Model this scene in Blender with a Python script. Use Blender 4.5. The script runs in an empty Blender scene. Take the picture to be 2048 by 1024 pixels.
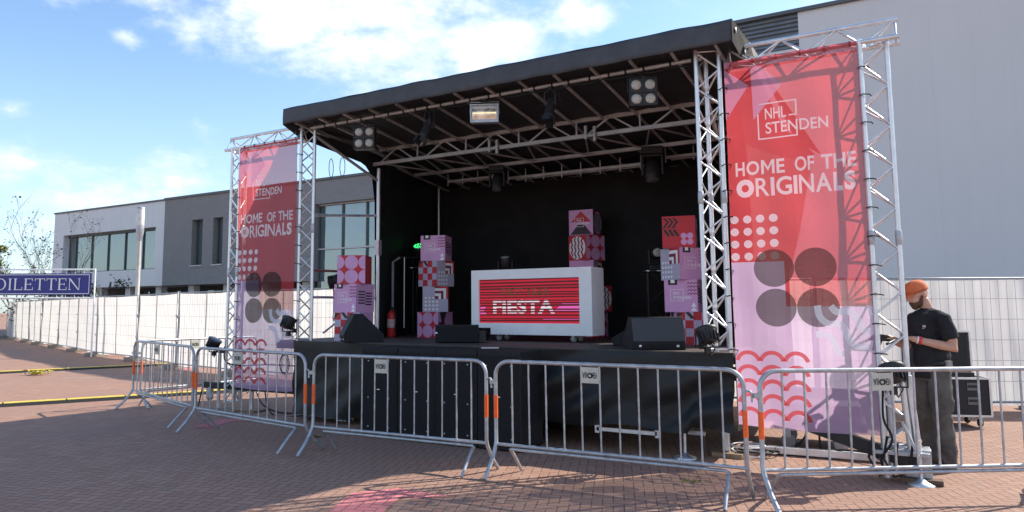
import bpy, bmesh, math, random
from mathutils import Vector, Matrix
from mathutils.geometry import tessellate_polygon
random.seed(7)
R = math.radians
PI = math.pi
S = bpy.context.scene
COL = S.collection

# ------------------------------------------------------------------ camera
YAW, PITCH, ROLL = 0.5579, 0.10456, R(0.143)
fwd = Vector((-math.sin(YAW)*math.cos(PITCH), math.cos(YAW)*math.cos(PITCH), math.sin(PITCH)))
rt = Vector((math.cos(YAW), math.sin(YAW), 0)); up = rt.cross(fwd)
rx = rt*math.cos(ROLL) - up*math.sin(ROLL); ux = rt*math.sin(ROLL) + up*math.cos(ROLL)
cd = bpy.data.cameras.new('camera'); cam = bpy.data.objects.new('camera', cd); COL.objects.link(cam)
m = Matrix.Identity(4)
for i in range(3):
    m[i][0] = rx[i]; m[i][1] = ux[i]; m[i][2] = -fwd[i]
m.translation = (7.952, -8.118, 1.613)
cam.matrix_world = m
cd.sensor_width = 36; cd.lens = 1465.75/2048*36
cd.shift_x = 103.2/2048; cd.shift_y = -47.7/2048
cd.clip_start = 0.05; cd.clip_end = 2000
S.camera = cam

# ------------------------------------------------------------------ light, sky, exposure
SUNV = Vector((0.75, 1.0, 1.0)).normalized()
EL = math.asin(SUNV.z); AZ = math.atan2(SUNV.x, SUNV.y)
SUN_STRENGTH, SKY_STRENGTH, EXPOSURE = 4.4, 0.15, 0.75
sl = bpy.data.lights.new('sun', 'SUN'); so = bpy.data.objects.new('sun', sl); COL.objects.link(so)
sl.energy = SUN_STRENGTH; sl.angle = R(0.53); sl.color = (1.0, 0.92, 0.80)
so.rotation_euler = (-SUNV).to_track_quat('-Z', 'Y').to_euler()
S.view_settings.view_transform = 'Standard'
try: S.view_settings.look = 'None'
except Exception: pass
S.view_settings.gamma = 1; S.view_settings.use_curve_mapping = False
S.view_settings.exposure = EXPOSURE

class NT:
    """tiny helper for building node graphs"""
    def __init__(s, nt): s.nt = nt; s.n = nt.nodes; s.l = nt.links
    def node(s, t, **k):
        x = s.n.new(t)
        for a, b in k.items(): setattr(x, a, b)
        return x
    def link(s, a, b): s.l.new(a, b)
    def put(s, v, sock):
        if isinstance(v, (int, float)): sock.default_value = v
        elif isinstance(v, tuple): sock.default_value = v if len(v) != 3 or sock.type != 'RGBA' else (*v, 1)
        else: s.link(v, sock)
    def math(s, op, a, b=0.0, c=None):
        x = s.node('ShaderNodeMath', operation=op)
        s.put(a, x.inputs[0]); s.put(b, x.inputs[1])
        if c is not None: s.put(c, x.inputs[2])
        return x.outputs[0]
    def mix(s, f, a, b, blend='MIX'):
        x = s.node('ShaderNodeMix', data_type='RGBA', blend_type=blend)
        s.put(f, x.inputs['Factor']); s.put(a, x.inputs[6]); s.put(b, x.inputs[7])
        return x.outputs[2]
    def noise(s, vec, scale, detail=3, rough=.55):
        x = s.node('ShaderNodeTexNoise'); x.inputs['Scale'].default_value = scale
        x.inputs['Detail'].default_value = detail; x.inputs['Roughness'].default_value = rough
        if vec is not None: s.link(vec, x.inputs['Vector'])
        return x.outputs['Fac']
    def smooth(s, v, a, b):
        x = s.node('ShaderNodeMapRange', interpolation_type='SMOOTHSTEP')
        s.put(v, x.inputs[0]); x.inputs[1].default_value = a; x.inputs[2].default_value = b
        return x.outputs[0]

W = bpy.data.worlds.new('World'); S.world = W; W.use_nodes = True
W.node_tree.nodes.clear()
N = NT(W.node_tree)
sky = N.node('ShaderNodeTexSky', sky_type='NISHITA', sun_disc=False, sun_elevation=EL, sun_rotation=AZ,
             air_density=1.0, dust_density=0.8, ozone_density=1.0)
tc = N.node('ShaderNodeTexCoord')
sep = N.node('ShaderNodeSeparateXYZ'); N.link(tc.outputs['Generated'], sep.inputs[0])
az = N.math('ARCTAN2', sep.outputs[0], sep.outputs[1]); el = N.math('ARCSINE', sep.outputs[2])
CLOUDS = [(-.745,.385,.20,.046,1.0), (-.67,.35,.12,.052,1.0), (-.53,.35,.075,.042,1.0), (-.382,.388,.05,.022,.95), (-.551,.400,.11,.022,.5),
          (-.999,.333,.018,.010,.5), (-1.03,.150,.22,.036,.33), (-1.119,.231,.022,.014,.5), (-1.111,.174,.045,.016,.45), (-1.084,.37,.06,.018,.45),
          (.3,.5,.4,.12,.9), (1.1,.25,.4,.1,.9), (2.3,.35,.5,.15,.9), (-2.4,.3,.6,.12,.9), (3.0,.5,.3,.12,.9)]
cm = None
for (a0, e0, ra, re, w) in CLOUDS:
    dx = N.math('DIVIDE', N.math('SUBTRACT', az, a0), ra); dy = N.math('DIVIDE', N.math('SUBTRACT', el, e0), re)
    d = N.math('SQRT', N.math('ADD', N.math('MULTIPLY', dx, dx), N.math('MULTIPLY', dy, dy)))
    v = N.math('MULTIPLY', N.math('SUBTRACT', 1.45, d), w)
    cm = v if cm is None else N.math('MAXIMUM', cm, v)
mp = N.node('ShaderNodeMapping'); mp.inputs['Scale'].default_value = (1, 1, 1.8); N.link(tc.outputs['Generated'], mp.inputs[0])
n1 = N.noise(mp.outputs[0], 9.0, 9, .62)
n2 = N.noise(mp.outputs[0], 30.0, 6, .6)
den = N.math('ADD', cm, N.math('MULTIPLY', N.math('SUBTRACT', n1, .5), 2.9))
den = N.math('ADD', den, N.math('MULTIPLY', N.math('SUBTRACT', n2, .5), .8))
mask = N.smooth(den, -.1, 1.15)
mask = N.math('MULTIPLY', mask, .96)
lum = N.smooth(N.math('ADD', den, N.math('MULTIPLY', n2, .5)), .3, 2.2)
ccol = N.mix(lum, (4.2, 4.6, 5.1), (5.7, 5.85, 5.95))
# thin high veil near the horizon
veil = N.math('MULTIPLY', N.smooth(el, .36, .02), .36)
skyb = N.mix(1.0, sky.outputs[0], (.85, .95, 1.03), 'MULTIPLY')
skyc = N.mix(veil, skyb, (3.3, 4.1, 4.9))
final = N.mix(mask, skyc, ccol)
bg = N.node('ShaderNodeBackground'); N.link(final, bg.inputs[0]); bg.inputs[1].default_value = SKY_STRENGTH
wo = N.node('ShaderNodeOutputWorld'); N.link(bg.outputs[0], wo.inputs[0])

# ------------------------------------------------------------------ materials
def mat(name, col, rough=.6, metal=0.0, var=.12, scale=6.0, bump=0.0, bscale=60.0, spec=.4, emis=None, estr=1.0, dirt=0.0):
    M_ = bpy.data.materials.new(name); M_.use_nodes = True; nt = NT(M_.node_tree)
    b = nt.n['Principled BSDF']; t = nt.node('ShaderNodeTexCoord')
    f = nt.noise(t.outputs['Object'], scale, 5)
    f = nt.smooth(f, .3, .7)
    lo = tuple(max(0, c*(1-var)) for c in col); hi = tuple(min(1, c*(1+var)) for c in col)
    c = nt.mix(f, lo, hi)
    if dirt:
        g = nt.smooth(nt.noise(t.outputs['Object'], scale*3.7, 6, .7), .52, .72)
        c = nt.mix(nt.math('MULTIPLY', g, dirt), c, tuple(x*.45 for x in col))
    nt.link(c, b.inputs['Base Color'])
    b.inputs['Roughness'].default_value = rough; b.inputs['Metallic'].default_value = metal
    b.inputs['Specular IOR Level'].default_value = spec
    nt.link(nt.math('ADD', nt.math('MULTIPLY', nt.math('SUBTRACT', f, .5), .14), rough), b.inputs['Roughness'])
    if bump:
        bn = nt.node('ShaderNodeBump'); bn.inputs['Strength'].default_value = bump; bn.inputs['Distance'].default_value = .01
        nt.link(nt.noise(t.outputs['Object'], bscale, 4), bn.inputs['Height']); nt.link(bn.outputs[0], b.inputs['Normal'])
    if emis:
        b.inputs['Emission Color'].default_value = (*emis, 1); b.inputs['Emission Strength'].default_value = estr
    return M_

def cloth(name, col, trans=.2, tl=.5, var=.06):
    M_ = bpy.data.materials.new(name); M_.use_nodes = True; nt = NT(M_.node_tree)
    nt.n.remove(nt.n['Principled BSDF']); o = nt.n['Material Output']
    t = nt.node('ShaderNodeTexCoord'); f = nt.noise(t.outputs['Object'], 2.5, 4)
    c = nt.mix(f, tuple(x*(1-var) for x in col), tuple(min(1, x*(1+var)) for x in col))
    d = nt.node('ShaderNodeBsdfDiffuse'); nt.link(c, d.inputs[0])
    r = nt.node('ShaderNodeBsdfTranslucent'); nt.link(c, r.inputs[0])
    m1 = nt.node('ShaderNodeMixShader'); m1.inputs[0].default_value = tl
    nt.link(d.outputs[0], m1.inputs[1]); nt.link(r.outputs[0], m1.inputs[2])
    last = m1.outputs[0]
    if trans:
        tr = nt.node('ShaderNodeBsdfTransparent'); m2 = nt.node('ShaderNodeMixShader'); m2.inputs[0].default_value = trans
        nt.link(last, m2.inputs[1]); nt.link(tr.outputs[0], m2.inputs[2]); last = m2.outputs[0]
    nt.link(last, o.inputs[0])
    return M_

def paving(name, paint=None):
    """red herringbone clinker bricks, joints and per-brick colour from node maths"""
    M_ = bpy.data.materials.new(name); M_.use_nodes = True; nt = NT(M_.node_tree)
    b = nt.n['Principled BSDF']; g = nt.node('ShaderNodeNewGeometry')
    mp = nt.node('ShaderNodeMapping'); mp.inputs['Rotation'].default_value = (0, 0, R(-20)); s = 1/.089
    mp.inputs['Scale'].default_value = (s, s, s)
    nt.link(g.outputs['Position'], mp.inputs[0])
    sp = nt.node('ShaderNodeSeparateXYZ'); nt.link(mp.outputs[0], sp.inputs[0])
    x, y = sp.outputs[0], sp.outputs[1]
    i = nt.math('FLOOR', x); j = nt.math('FLOOR', y)
    fx = nt.math('SUBTRACT', x, i); fy = nt.math('SUBTRACT', y, j)
    k = nt.math('FLOORED_MODULO', nt.math('SUBTRACT', i, j), 4)
    k1 = nt.math('COMPARE', k, 1, .1); k2 = nt.math('COMPARE', k, 2, .1)
    vert = nt.math('GREATER_THAN', k, 1.5)
    inv = nt.math('SUBTRACT', 1, vert)
    Lh = nt.math('ADD', fx, k1); Lv = nt.math('ADD', fy, k2)
    L = nt.math('ADD', nt.math('MULTIPLY', Lh, inv), nt.math('MULTIPLY', Lv, vert))
    Wd = nt.math('ADD', nt.math('MULTIPLY', fy, inv), nt.math('MULTIPLY', fx, vert))
    ci = nt.math('SUBTRACT', i, k1); cj = nt.math('SUBTRACT', j, k2)
    dl = nt.math('MINIMUM', L, nt.math('SUBTRACT', 2, L)); dw = nt.math('MINIMUM', Wd, nt.math('SUBTRACT', 1, Wd))
    dist = nt.math('MINIMUM', dl, dw)
    wob = nt.math('MULTIPLY', nt.math('SUBTRACT', nt.noise(g.outputs['Position'], 30, 3), .5), .06)
    joint = nt.smooth(nt.math('ADD', dist, wob), .075, .02)
    cb = nt.node('ShaderNodeCombineXYZ'); nt.link(ci, cb.inputs[0]); nt.link(cj, cb.inputs[1])
    wn = nt.node('ShaderNodeTexWhiteNoise', noise_dimensions='2D'); nt.link(cb.outputs[0], wn.inputs['Vector'])
    c = nt.mix(wn.outputs['Value'], (.355, .195, .136), (.445, .272, .195))
    odd = nt.math('MULTIPLY', nt.math('GREATER_THAN', wn.outputs['Value'], .945), .45)
    c = nt.mix(odd, c, (.20, .15, .13))
    c = nt.mix(nt.smooth(nt.noise(g.outputs['Position'], .45, 5), .38, .68), c, (.352, .216, .160), 'MIX')
    fine = nt.noise(g.outputs['Position'], 55, 4)
    c = nt.mix(nt.math('MULTIPLY', fine, .5), c, (.22, .125, .10))
    big = nt.smooth(nt.noise(g.outputs['Position'], 1.7, 5, .65), .56, .75)
    c = nt.mix(nt.math('MULTIPLY', big, .35), c, (.17, .115, .098))
    if paint:
        wear = nt.smooth(nt.noise(g.outputs['Position'], 9, 6, .7), .28, .44)
        c = nt.mix(nt.math('MULTIPLY', wear, .85), c, paint)
    jm = nt.math('MULTIPLY', joint, .8)
    c = nt.mix(jm, c, (.075, .052, .045))
    nt.link(c, b.inputs['Base Color'])
    b.inputs['Roughness'].default_value = .82; b.inputs['Specular IOR Level'].default_value = .3
    bn = nt.node('ShaderNodeBump'); bn.inputs['Strength'].default_value = .5; bn.inputs['Distance'].default_value = .006
    h = nt.math('ADD', nt.math('MULTIPLY', nt.math('SUBTRACT', 1, joint), 1), nt.math('MULTIPLY', fine, .35))
    h = nt.math('ADD', h, nt.math('MULTIPLY', wn.outputs['Value'], .25))
    nt.link(h, bn.inputs['Height']); nt.link(bn.outputs[0], b.inputs['Normal'])
    return M_

def brickwall(name, c1, c2, mortar, sc=1.0):
    M_ = bpy.data.materials.new(name); M_.use_nodes = True; nt = NT(M_.node_tree); b = nt.n['Principled BSDF']
    t = nt.node('ShaderNodeTexCoord'); mp = nt.node('ShaderNodeMapping'); mp.inputs['Rotation'].default_value = (R(-90), 0, 0)
    nt.link(t.outputs['Object'], mp.inputs[0])
    br = nt.node('ShaderNodeTexBrick'); nt.link(mp.outputs[0], br.inputs[0])
    br.inputs['Color1'].default_value = (*c1, 1); br.inputs['Color2'].default_value = (*c2, 1); br.inputs['Mortar'].default_value = (*mortar, 1)
    br.inputs['Scale'].default_value = sc; br.inputs['Brick Width'].default_value = .42; br.inputs['Row Height'].default_value = .12
    br.inputs['Mortar Size'].default_value = .012
    f = nt.noise(t.outputs['Object'], .5, 5)
    nt.link(nt.mix(nt.math('MULTIPLY', f, .5), br.outputs[0], tuple(x*.8 for x in c1)), b.inputs['Base Color'])
    b.inputs['Roughness'].default_value = .85
    return M_

def glass_reflect(name, col, rough=.04):
    M_ = bpy.data.materials.new(name); M_.use_nodes = True; nt = NT(M_.node_tree); b = nt.n['Principled BSDF']
    t = nt.node('ShaderNodeTexCoord'); f = nt.noise(t.outputs['Object'], .35, 3)
    nt.link(nt.mix(f, tuple(c*.6 for c in col), col), b.inputs['Base Color'])
    b.inputs['Roughness'].default_value = rough; b.inputs['Specular IOR Level'].default_value = .9; b.inputs['IOR'].default_value = 1.9
    bn = nt.node('ShaderNodeBump'); bn.inputs['Strength'].default_value = .25; bn.inputs['Distance'].default_value = .05
    nt.link(nt.noise(t.outputs['Object'], .9, 2), bn.inputs['Height']); nt.link(bn.outputs[0], b.inputs['Normal'])
    return M_

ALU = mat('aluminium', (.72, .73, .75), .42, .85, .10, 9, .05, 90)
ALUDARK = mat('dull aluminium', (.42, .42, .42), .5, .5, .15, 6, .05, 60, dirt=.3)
GALV = mat('galvanised steel', (.43, .45, .48), .45, .6, .18, 14, .08, 80, dirt=.35)
STEEL = mat('fence steel', (.36, .38, .40), .5, .6, .15, 9, .05, 60, dirt=.3)
BLACKTARP = mat('black tarpaulin', (.017, .018, .02), .6, 0, .25, 3, .25, 9, .4, dirt=.2)
FASCIA = mat('roof tarpaulin', (.06, .066, .076), .6, 0, .2, 4, .3, 7, .35, dirt=.25)
DRAPE = mat('black drape', (.021, .021, .022), .9, 0, .25, 2, .2, 14, .2)
SKIRT = mat('black skirt cloth', (.013, .013, .0135), .54, 0, .3, 3, .6, 11, .4, dirt=.2)
DECK = mat('deck board', (.085, .068, .06), .62, 0, .3, 5, .1, 60, .3, dirt=.5)
BLACK = mat('black metal', (.018, .018, .02), .45, 0, .25, 8, .1, 60, .4)
BLACKP = mat('black plastic', (.022, .022, .024), .5, 0, .2, 10, .15, 120, .4)
SUBMAT = mat('black textured cabinet paint', (.016, .016, .018), .7, 0, .25, 12, .3, 160, .3)
GRILLE = mat('speaker grille', (.055, .062, .068), .7, 0, .12, 60, .4, 320, .3)
GRILLEB = mat('dark speaker grille', (.012, .012, .014), .8, 0, .2, 50, .4, 320, .3)
WHITEP = mat('white painted board', (.80, .81, .83), .5, 0, .04, 3, .03, 40, .4, dirt=.06)
RUBBER = mat('black rubber', (.02, .02, .02), .8, 0, .2, 20, .2, 80, .3)
LENSM = mat('lamp lens', (.42, .40, .35), .25, 0, .2, 60, .5, 140, .6)
REFLM = mat('lamp reflector', (.75, .66, .55), .25, .8, .35, 9, .4, 20, .6)
ORANGE = mat('orange reflective band', (.85, .14, .03), .45, 0, .08, 20)
REDEXT = mat('extinguisher red', (.55, .03, .03), .35, 0, .1, 10)
WHITEM = mat('white print', (.82, .82, .84), .6, 0, .04, 10)
REDM = mat('printed red', (.50, .035, .045), .6, 0, .06, 5)
LILACM = mat('printed lilac', (.60, .33, .56), .6, 0, .05, 5)
GREYLIL = mat('printed grey lilac', (.46, .42, .55), .6, 0, .05, 5)
DARKM = mat('printed black', (.035, .03, .035), .6, 0, .1, 5)
MAROON = mat('printed maroon', (.20, .02, .06), .6, 0, .1, 5)
YELLOW = mat('cable ramp yellow', (.72, .52, .06), .55, 0, .15, 9, dirt=.4)
PINKP = None
WOOD = mat('weathered timber', (.25, .18, .12), .8, 0, .3, 8, .2, 60, dirt=.4)
CONC = mat('concrete block', (.27, .25, .22), .9, 0, .2, 8, .3, 60, dirt=.4)
TAGM = mat('barrier plate', (.50, .50, .44), .55, 0, .1, 10, dirt=.3)
SHEETS = [cloth('white fence sheet', c_, 0, .5) for c_ in ((.86,.85,.825), (.82,.815,.795), (.87,.86,.82))]
NAVY = mat('navy banner vinyl', (.045, .05, .24), .55, 0, .1, 3, .1, 10)
B_RED = cloth('mesh banner red', (.66, .085, .10), .30, .58)
B_LIL = cloth('mesh banner lilac', (.70, .48, .71), .30, .58)
B_WHT = cloth('mesh banner white', (.90, .90, .93), .06, .45)
B_DRK = cloth('mesh banner charcoal', (.065, .065, .06), .27, .6)
B_SCA = cloth('mesh banner scarlet', (.74, .10, .10), .15, .6)

# ------------------------------------------------------------------ mesh builder
class MB:
    def __init__(s): s.v = []; s.f = []; s.mi = []; s.sm = []; s.mats = []
    def idx(s, m_):
        if m_ not in s.mats: s.mats.append(m_)
        return s.mats.index(m_)
    def add(s, vs, fs, m_, smooth=False, M=None):
        o = len(s.v); i = s.idx(m_)
        s.v += [tuple(M @ Vector(v)) if M is not None else tuple(v) for v in vs]
        for f in fs: s.f.append(tuple(o+k for k in f)); s.mi.append(i); s.sm.append(smooth)
        return s
    def box(s, x0, x1, y0, y1, z0, z1, m_, M=None):
        vs = [(x, y, z) for z in (z0, z1) for y in (y0, y1) for x in (x0, x1)]
        return s.add(vs, [(0,2,3,1), (4,5,7,6), (0,1,5,4), (2,6,7,3), (0,4,6,2), (1,3,7,5)], m_, False, M)
    def beam(s, a, b, w, h, m_, upv=(0,0,1)):
        a = Vector(a); b = Vector(b); d = (b-a).normalized(); sd = d.cross(Vector(upv))
        if sd.length < 1e-4: sd = Vector((1,0,0))
        sd.normalize(); u = sd.cross(d)
        vs = [p + sd*x*w/2 + u*z*h/2 for p in (a, b) for x, z in ((-1,-1), (1,-1), (1,1), (-1,1))]
        return s.add(vs, [(0,1,2,3), (7,6,5,4), (0,4,5,1), (1,5,6,2), (2,6,7,3), (3,7,4,0)], m_)
    def tube(s, pts, r, m_, n=8, closed=False, M=None):
        P = [Vector(p) for p in pts]; k = len(P); rr = r if isinstance(r, (list, tuple)) else [r]*k
        vs = []; nrm = None
        for i in range(k):
            if closed: d = (P[(i+1) % k]-P[i-1])
            else: d = P[min(i+1, k-1)]-P[max(i-1, 0)]
            if d.length < 1e-9: d = Vector((0,0,1))
            d.normalize()
            if nrm is None:
                nrm = d.cross(Vector((0,0,1)) if abs(d.z) < .9 else Vector((1,0,0)))
            nrm = nrm - d*nrm.dot(d)
            if nrm.length < 1e-6: nrm = d.orthogonal()
            nrm.normalize(); b = d.cross(nrm)
            for q in range(n):
                a = 2*PI*q/n
                e = rr[i]; ra, rb = e if isinstance(e, tuple) else (e, e)
                vs.append(P[i]+nrm*math.cos(a)*ra+b*math.sin(a)*rb)
        fs = []
        for i in range(k if closed else k-1):
            for q in range(n):
                j = (i+1) % k
                fs.append((i*n+q, i*n+(q+1) % n, j*n+(q+1) % n, j*n+q))
        s.add(vs, fs, m_, True, M)
        if not closed:
            s.add(vs[:n], [tuple(range(n-1, -1, -1))], m_, False, M); s.add(vs[-n:], [tuple(range(n))], m_, False, M)
        return s
    def lathe(s, prof, m_, M=None, n=20, smooth=True):
        vs = []; k = len(prof)
        for (r, z) in prof:
            for q in range(n): vs.append((r*math.cos(2*PI*q/n), r*math.sin(2*PI*q/n), z))
        fs = [(i*n+q, i*n+(q+1) % n, (i+1)*n+(q+1) % n, (i+1)*n+q) for i in range(k-1) for q in range(n)]
        s.add(vs, fs, m_, smooth, M)
        if prof[0][0] > 1e-5: s.add(vs[:n], [tuple(range(n-1, -1, -1))], m_, False, M)
        if prof[-1][0] > 1e-5: s.add(vs[-n:], [tuple(range(n))], m_, False, M)
        return s
    def prism(s, poly, d0, d1, m_, M=None):
        """polygon given in (x,z), extruded along y from d0 to d1"""
        k = len(poly); vs = [(x, d0, z) for x, z in poly]+[(x, d1, z) for x, z in poly]
        fs = [tuple(range(k)), tuple(range(2*k-1, k-1, -1))]+[(i, i+k, (i+1) % k+k, (i+1) % k) for i in range(k)]
        return s.add(vs, fs, m_, False, M)
    def ball(s, c, r, m_, n=16, k=10, M=None):
        c = Vector(c); r = r if isinstance(r, tuple) else (r, r, r)
        vs = [c+Vector((0,0,-r[2]))]
        for i in range(1, k):
            a = PI*i/k-PI/2
            for q in range(n): vs.append(c+Vector((r[0]*math.cos(a)*math.cos(2*PI*q/n), r[1]*math.cos(a)*math.sin(2*PI*q/n), r[2]*math.sin(a))))
        vs.append(c+Vector((0,0,r[2]))); t = len(vs)-1
        fs = [(0, 1+(q+1) % n, 1+q) for q in range(n)]
        fs += [(1+i*n+q, 1+i*n+(q+1) % n, 1+(i+1)*n+(q+1) % n, 1+(i+1)*n+q) for i in range(k-2) for q in range(n)]
        fs += [(1+(k-2)*n+q, 1+(k-2)*n+(q+1) % n, t) for q in range(n)]
        return s.add(vs, fs, m_, True, M)
    def grid(s, fn, nu, nv, m_, smooth=True):
        vs = [fn(i/nu, j/nv) for j in range(nv+1) for i in range(nu+1)]
        fs = [(j*(nu+1)+i, j*(nu+1)+i+1, (j+1)*(nu+1)+i+1, (j+1)*(nu+1)+i) for j in range(nv) for i in range(nu)]
        return s.add(vs, fs, m_, smooth)
    def mesh(s, name):
        me = bpy.data.meshes.new(name); me.from_pydata(s.v, [], s.f)
        for m_ in s.mats: me.materials.append(m_)
        me.polygons.foreach_set('material_index', s.mi); me.polygons.foreach_set('use_smooth', s.sm)
        me.update(); return me
    def build(s, name, parent=None, origin=None, bevel=0, thick=0):
        if origin is not None:
            o_ = Vector(origin); s.v = [tuple(Vector(v)-o_) for v in s.v]
        ob = bpy.data.objects.new(name, s.mesh(name)); COL.objects.link(ob)
        if origin is not None: ob.location = origin
        if parent: ob.parent = parent
        if bevel:
            b = ob.modifiers.new('bevel', 'BEVEL'); b.width = bevel; b.segments = 2; b.limit_method = 'ANGLE'
        if thick:
            t = ob.modifiers.new('solid', 'SOLIDIFY'); t.thickness = thick
        return ob

def tag(o, label=None, cat=None, group=None, kind=None):
    if label: o['label'] = label
    if cat: o['category'] = cat
    if group: o['group'] = group
    if kind: o['kind'] = kind
    return o
def thing(name, label, cat, loc=(0,0,0), rz=0.0, group=None):
    o = bpy.data.objects.new(name, None); COL.objects.link(o); o.location = loc; o.rotation_euler = (0, 0, rz)
    o.empty_display_size = .2
    return tag(o, label, cat, group)
def dup(root, loc=None, rz=None, label=None):
    def cp(o, par):
        c = o.copy(); COL.objects.link(c)
        if par: c.parent = par
        for ch in list(o.children): cp(ch, c)
        return c
    r = cp(root, None)
    if loc is not None: r.location = loc
    if rz is not None: r.rotation_euler = (0, 0, rz)
    if label: r['label'] = label
    return r
def T(x=0, y=0, z=0, rz=0, rx_=0, ry=0): return Matrix.Translation((x, y, z)) @ Matrix.Rotation(rz, 4, 'Z') @ Matrix.Rotation(ry, 4, 'Y') @ Matrix.Rotation(rx_, 4, 'X')

# ------------------------------------------------------------------ flat artwork (lettering, patterns)
_txt = {}
def text_geo(body, bold=0.0):
    k = (body, bold)
    if k not in _txt:
        cu = bpy.data.curves.new('lettering', 'FONT'); cu.body = body; cu.size = 1; cu.offset = bold; cu.resolution_u = 4
        ob = bpy.data.objects.new('lettering', cu); COL.objects.link(ob)
        dg = bpy.context.evaluated_depsgraph_get(); dg.update()
        me = bpy.data.meshes.new_from_object(ob.evaluated_get(dg))
        vs = [(v.co.x, v.co.y) for v in me.vertices]
        me.calc_loop_triangles()
        tr = [tuple(t.vertices) for t in me.loop_triangles]
        bpy.data.objects.remove(ob); bpy.data.curves.remove(cu); bpy.data.meshes.remove(me)
        _txt[k] = (vs, tr)
    return _txt[k]
class Art:
    def __init__(s): s.t = []
    def poly(s, m_, pts, layer=0):
        tr = tessellate_polygon([[Vector((x, y, 0)) for x, y in pts]])
        for a, b, c in tr: s.t.append((m_, layer, (pts[a], pts[b], pts[c])))
    def rect(s, m_, x0, y0, x1, y1, layer=0): s.poly(m_, [(x0,y0), (x1,y0), (x1,y1), (x0,y1)], layer)
    def circle(s, m_, cx, cy, r, layer=0, n=24, clip=None):
        pts = [(cx+r*math.cos(2*PI*i/n), cy+r*math.sin(2*PI*i/n)) for i in range(n)]
        if clip:
            x0, y0, x1, y1 = clip
            pts = [(min(max(x, x0), x1), min(max(y, y0), y1)) for x, y in pts]
            q = []
            for p in pts:
                if not q or (abs(p[0]-q[-1][0])+abs(p[1]-q[-1][1])) > 1e-5: q.append(p)
            pts = q
            if len(pts) < 3: return
        s.poly(m_, pts, layer)
    def arc(s, m_, cx, cy, r0, r1, a0, a1, layer=0, n=12):
        for i in range(n):
            a = a0+(a1-a0)*i/n; b = a0+(a1-a0)*(i+1)/n
            s.poly(m_, [(cx+r0*math.cos(a), cy+r0*math.sin(a)), (cx+r1*math.cos(a), cy+r1*math.sin(a)),
                        (cx+r1*math.cos(b), cy+r1*math.sin(b)), (cx+r0*math.cos(b), cy+r0*math.sin(b))], layer)
    def stroke(s, m_, pts, w, layer=0):
        n = len(pts); L_ = []; R_ = []
        for i in range(n):
            a = pts[max(0, i-1)]; b = pts[min(n-1, i+1)]; dx, dy = b[0]-a[0], b[1]-a[1]; l = math.hypot(dx, dy) or 1
            L_.append((pts[i][0]-dy/l*w/2, pts[i][1]+dx/l*w/2)); R_.append((pts[i][0]+dy/l*w/2, pts[i][1]-dx/l*w/2))
        for i in range(n-1): s.poly(m_, [L_[i], R_[i], R_[i+1], L_[i+1]], layer)
    def frame(s, m_, x0, y0, x1, y1, w, layer=0):
        s.rect(m_, x0, y0, x1, y0+w, layer); s.rect(m_, x0, y1-w, x1, y1, layer)
        s.rect(m_, x0, y0+w, x0+w, y1-w, layer); s.rect(m_, x1-w, y0+w, x1, y1-w, layer)
    def text(s, m_, body, x0, y0, x1, y1, layer=1, bold=0.0, flip=False):
        vs, tr = text_geo(body, bold)
        a = min(v[0] for v in vs); b = max(v[0] for v in vs); c = min(v[1] for v in vs); d = max(v[1] for v in vs)
        P = [(x0+(v[0]-a)/(b-a)*(x1-x0), y0+(v[1]-c)/(d-c)*(y1-y0)) for v in vs]
        if flip: P = [(x0+x1-x, y0+y1-y) for x, y in P]
        for t in tr: s.t.append((m_, layer, tuple(P[i] for i in t)))
    def into(s, mb, fn, me=None):
        for m_, layer, tri in s.t:
            st = [tri]
            while st:
                a, b, c = st.pop()
                if me:
                    ds = [math.dist(a, b), math.dist(b, c), math.dist(c, a)]; k = ds.index(max(ds))
                    if ds[k] > me:
                        a, b, c = ((a, b, c), (b, c, a), (c, a, b))[k]
                        q = ((a[0]+b[0])/2, (a[1]+b[1])/2); st += [(a, q, c), (q, b, c)]; continue
                # keep a consistent winding
                if (b[0]-a[0])*(c[1]-a[1])-(b[1]-a[1])*(c[0]-a[0]) < 0: b, c = c, b
                mb.add([fn(*a, layer), fn(*b, layer), fn(*c, layer)], [(0,1,2)], m_, False)

PINKP = paving('pink paint on brick paving', (.66, .21, .22))
# ================================================================== SETTING: ground and pavement marks
g = MB(); g.add([(-400,-400,0), (400,-400,0), (400,400,0), (-400,400,0)], [(0,1,2,3)], paving('herringbone brick paving'))
tag(g.build('ground'), 'red brick herringbone square', None, None, 'structure')
def ground_mark(pts, m_, z=.004, name='painted_marking', label=None):
    b = MB(); b.add([(x, y, z) for x, y in pts], [tuple(range(len(pts)))], m_)
    o = b.build(name); tag(o, label, None, None, 'structure')
KERB = mat('pale concrete strip', (.42, .36, .30), .9, 0, .2, 4, .1, 60, dirt=.3)
MARK = mat('worn white line', (.36, .32, .30), .9, 0, .3, 5, .1, 60, dirt=.5)
Z2 = lambda o, d, l, w: None
def arrow(x, y, rz, sx, sy):
    P = [(-.5,-.12), (-.5,.12), (.0,.16), (.02,.45), (.55,.02), (.02,-.40), (.0,-.10)]
    c, s_ = math.cos(rz), math.sin(rz)
    return [(x+c*a*sx-s_*b*sy, y+s_*a*sx+c*b*sy) for a, b in P]
ground_mark([(-.62,-1.33), (-.95,-.62), (-.52,-.28), (-.12,-.33), (-.40,-.55), (-.62,-.66), (-.40,-1.22)], PINKP, label='pink painted arrow on the paving by the left barriers')
ground_mark([(3.93,-3.75), (3.60,-2.98), (3.85,-2.62), (4.42,-2.62), (4.22,-2.80), (4.05,-2.86), (4.33,-3.60)], PINKP, label='pink painted arrow on the paving in the foreground')
ground_mark([(-11.0,5.6), (-10.6,6.1), (-8.6,5.2), (-8.8,4.9)], PINKP, label='faded pink mark on the far paving')
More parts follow.
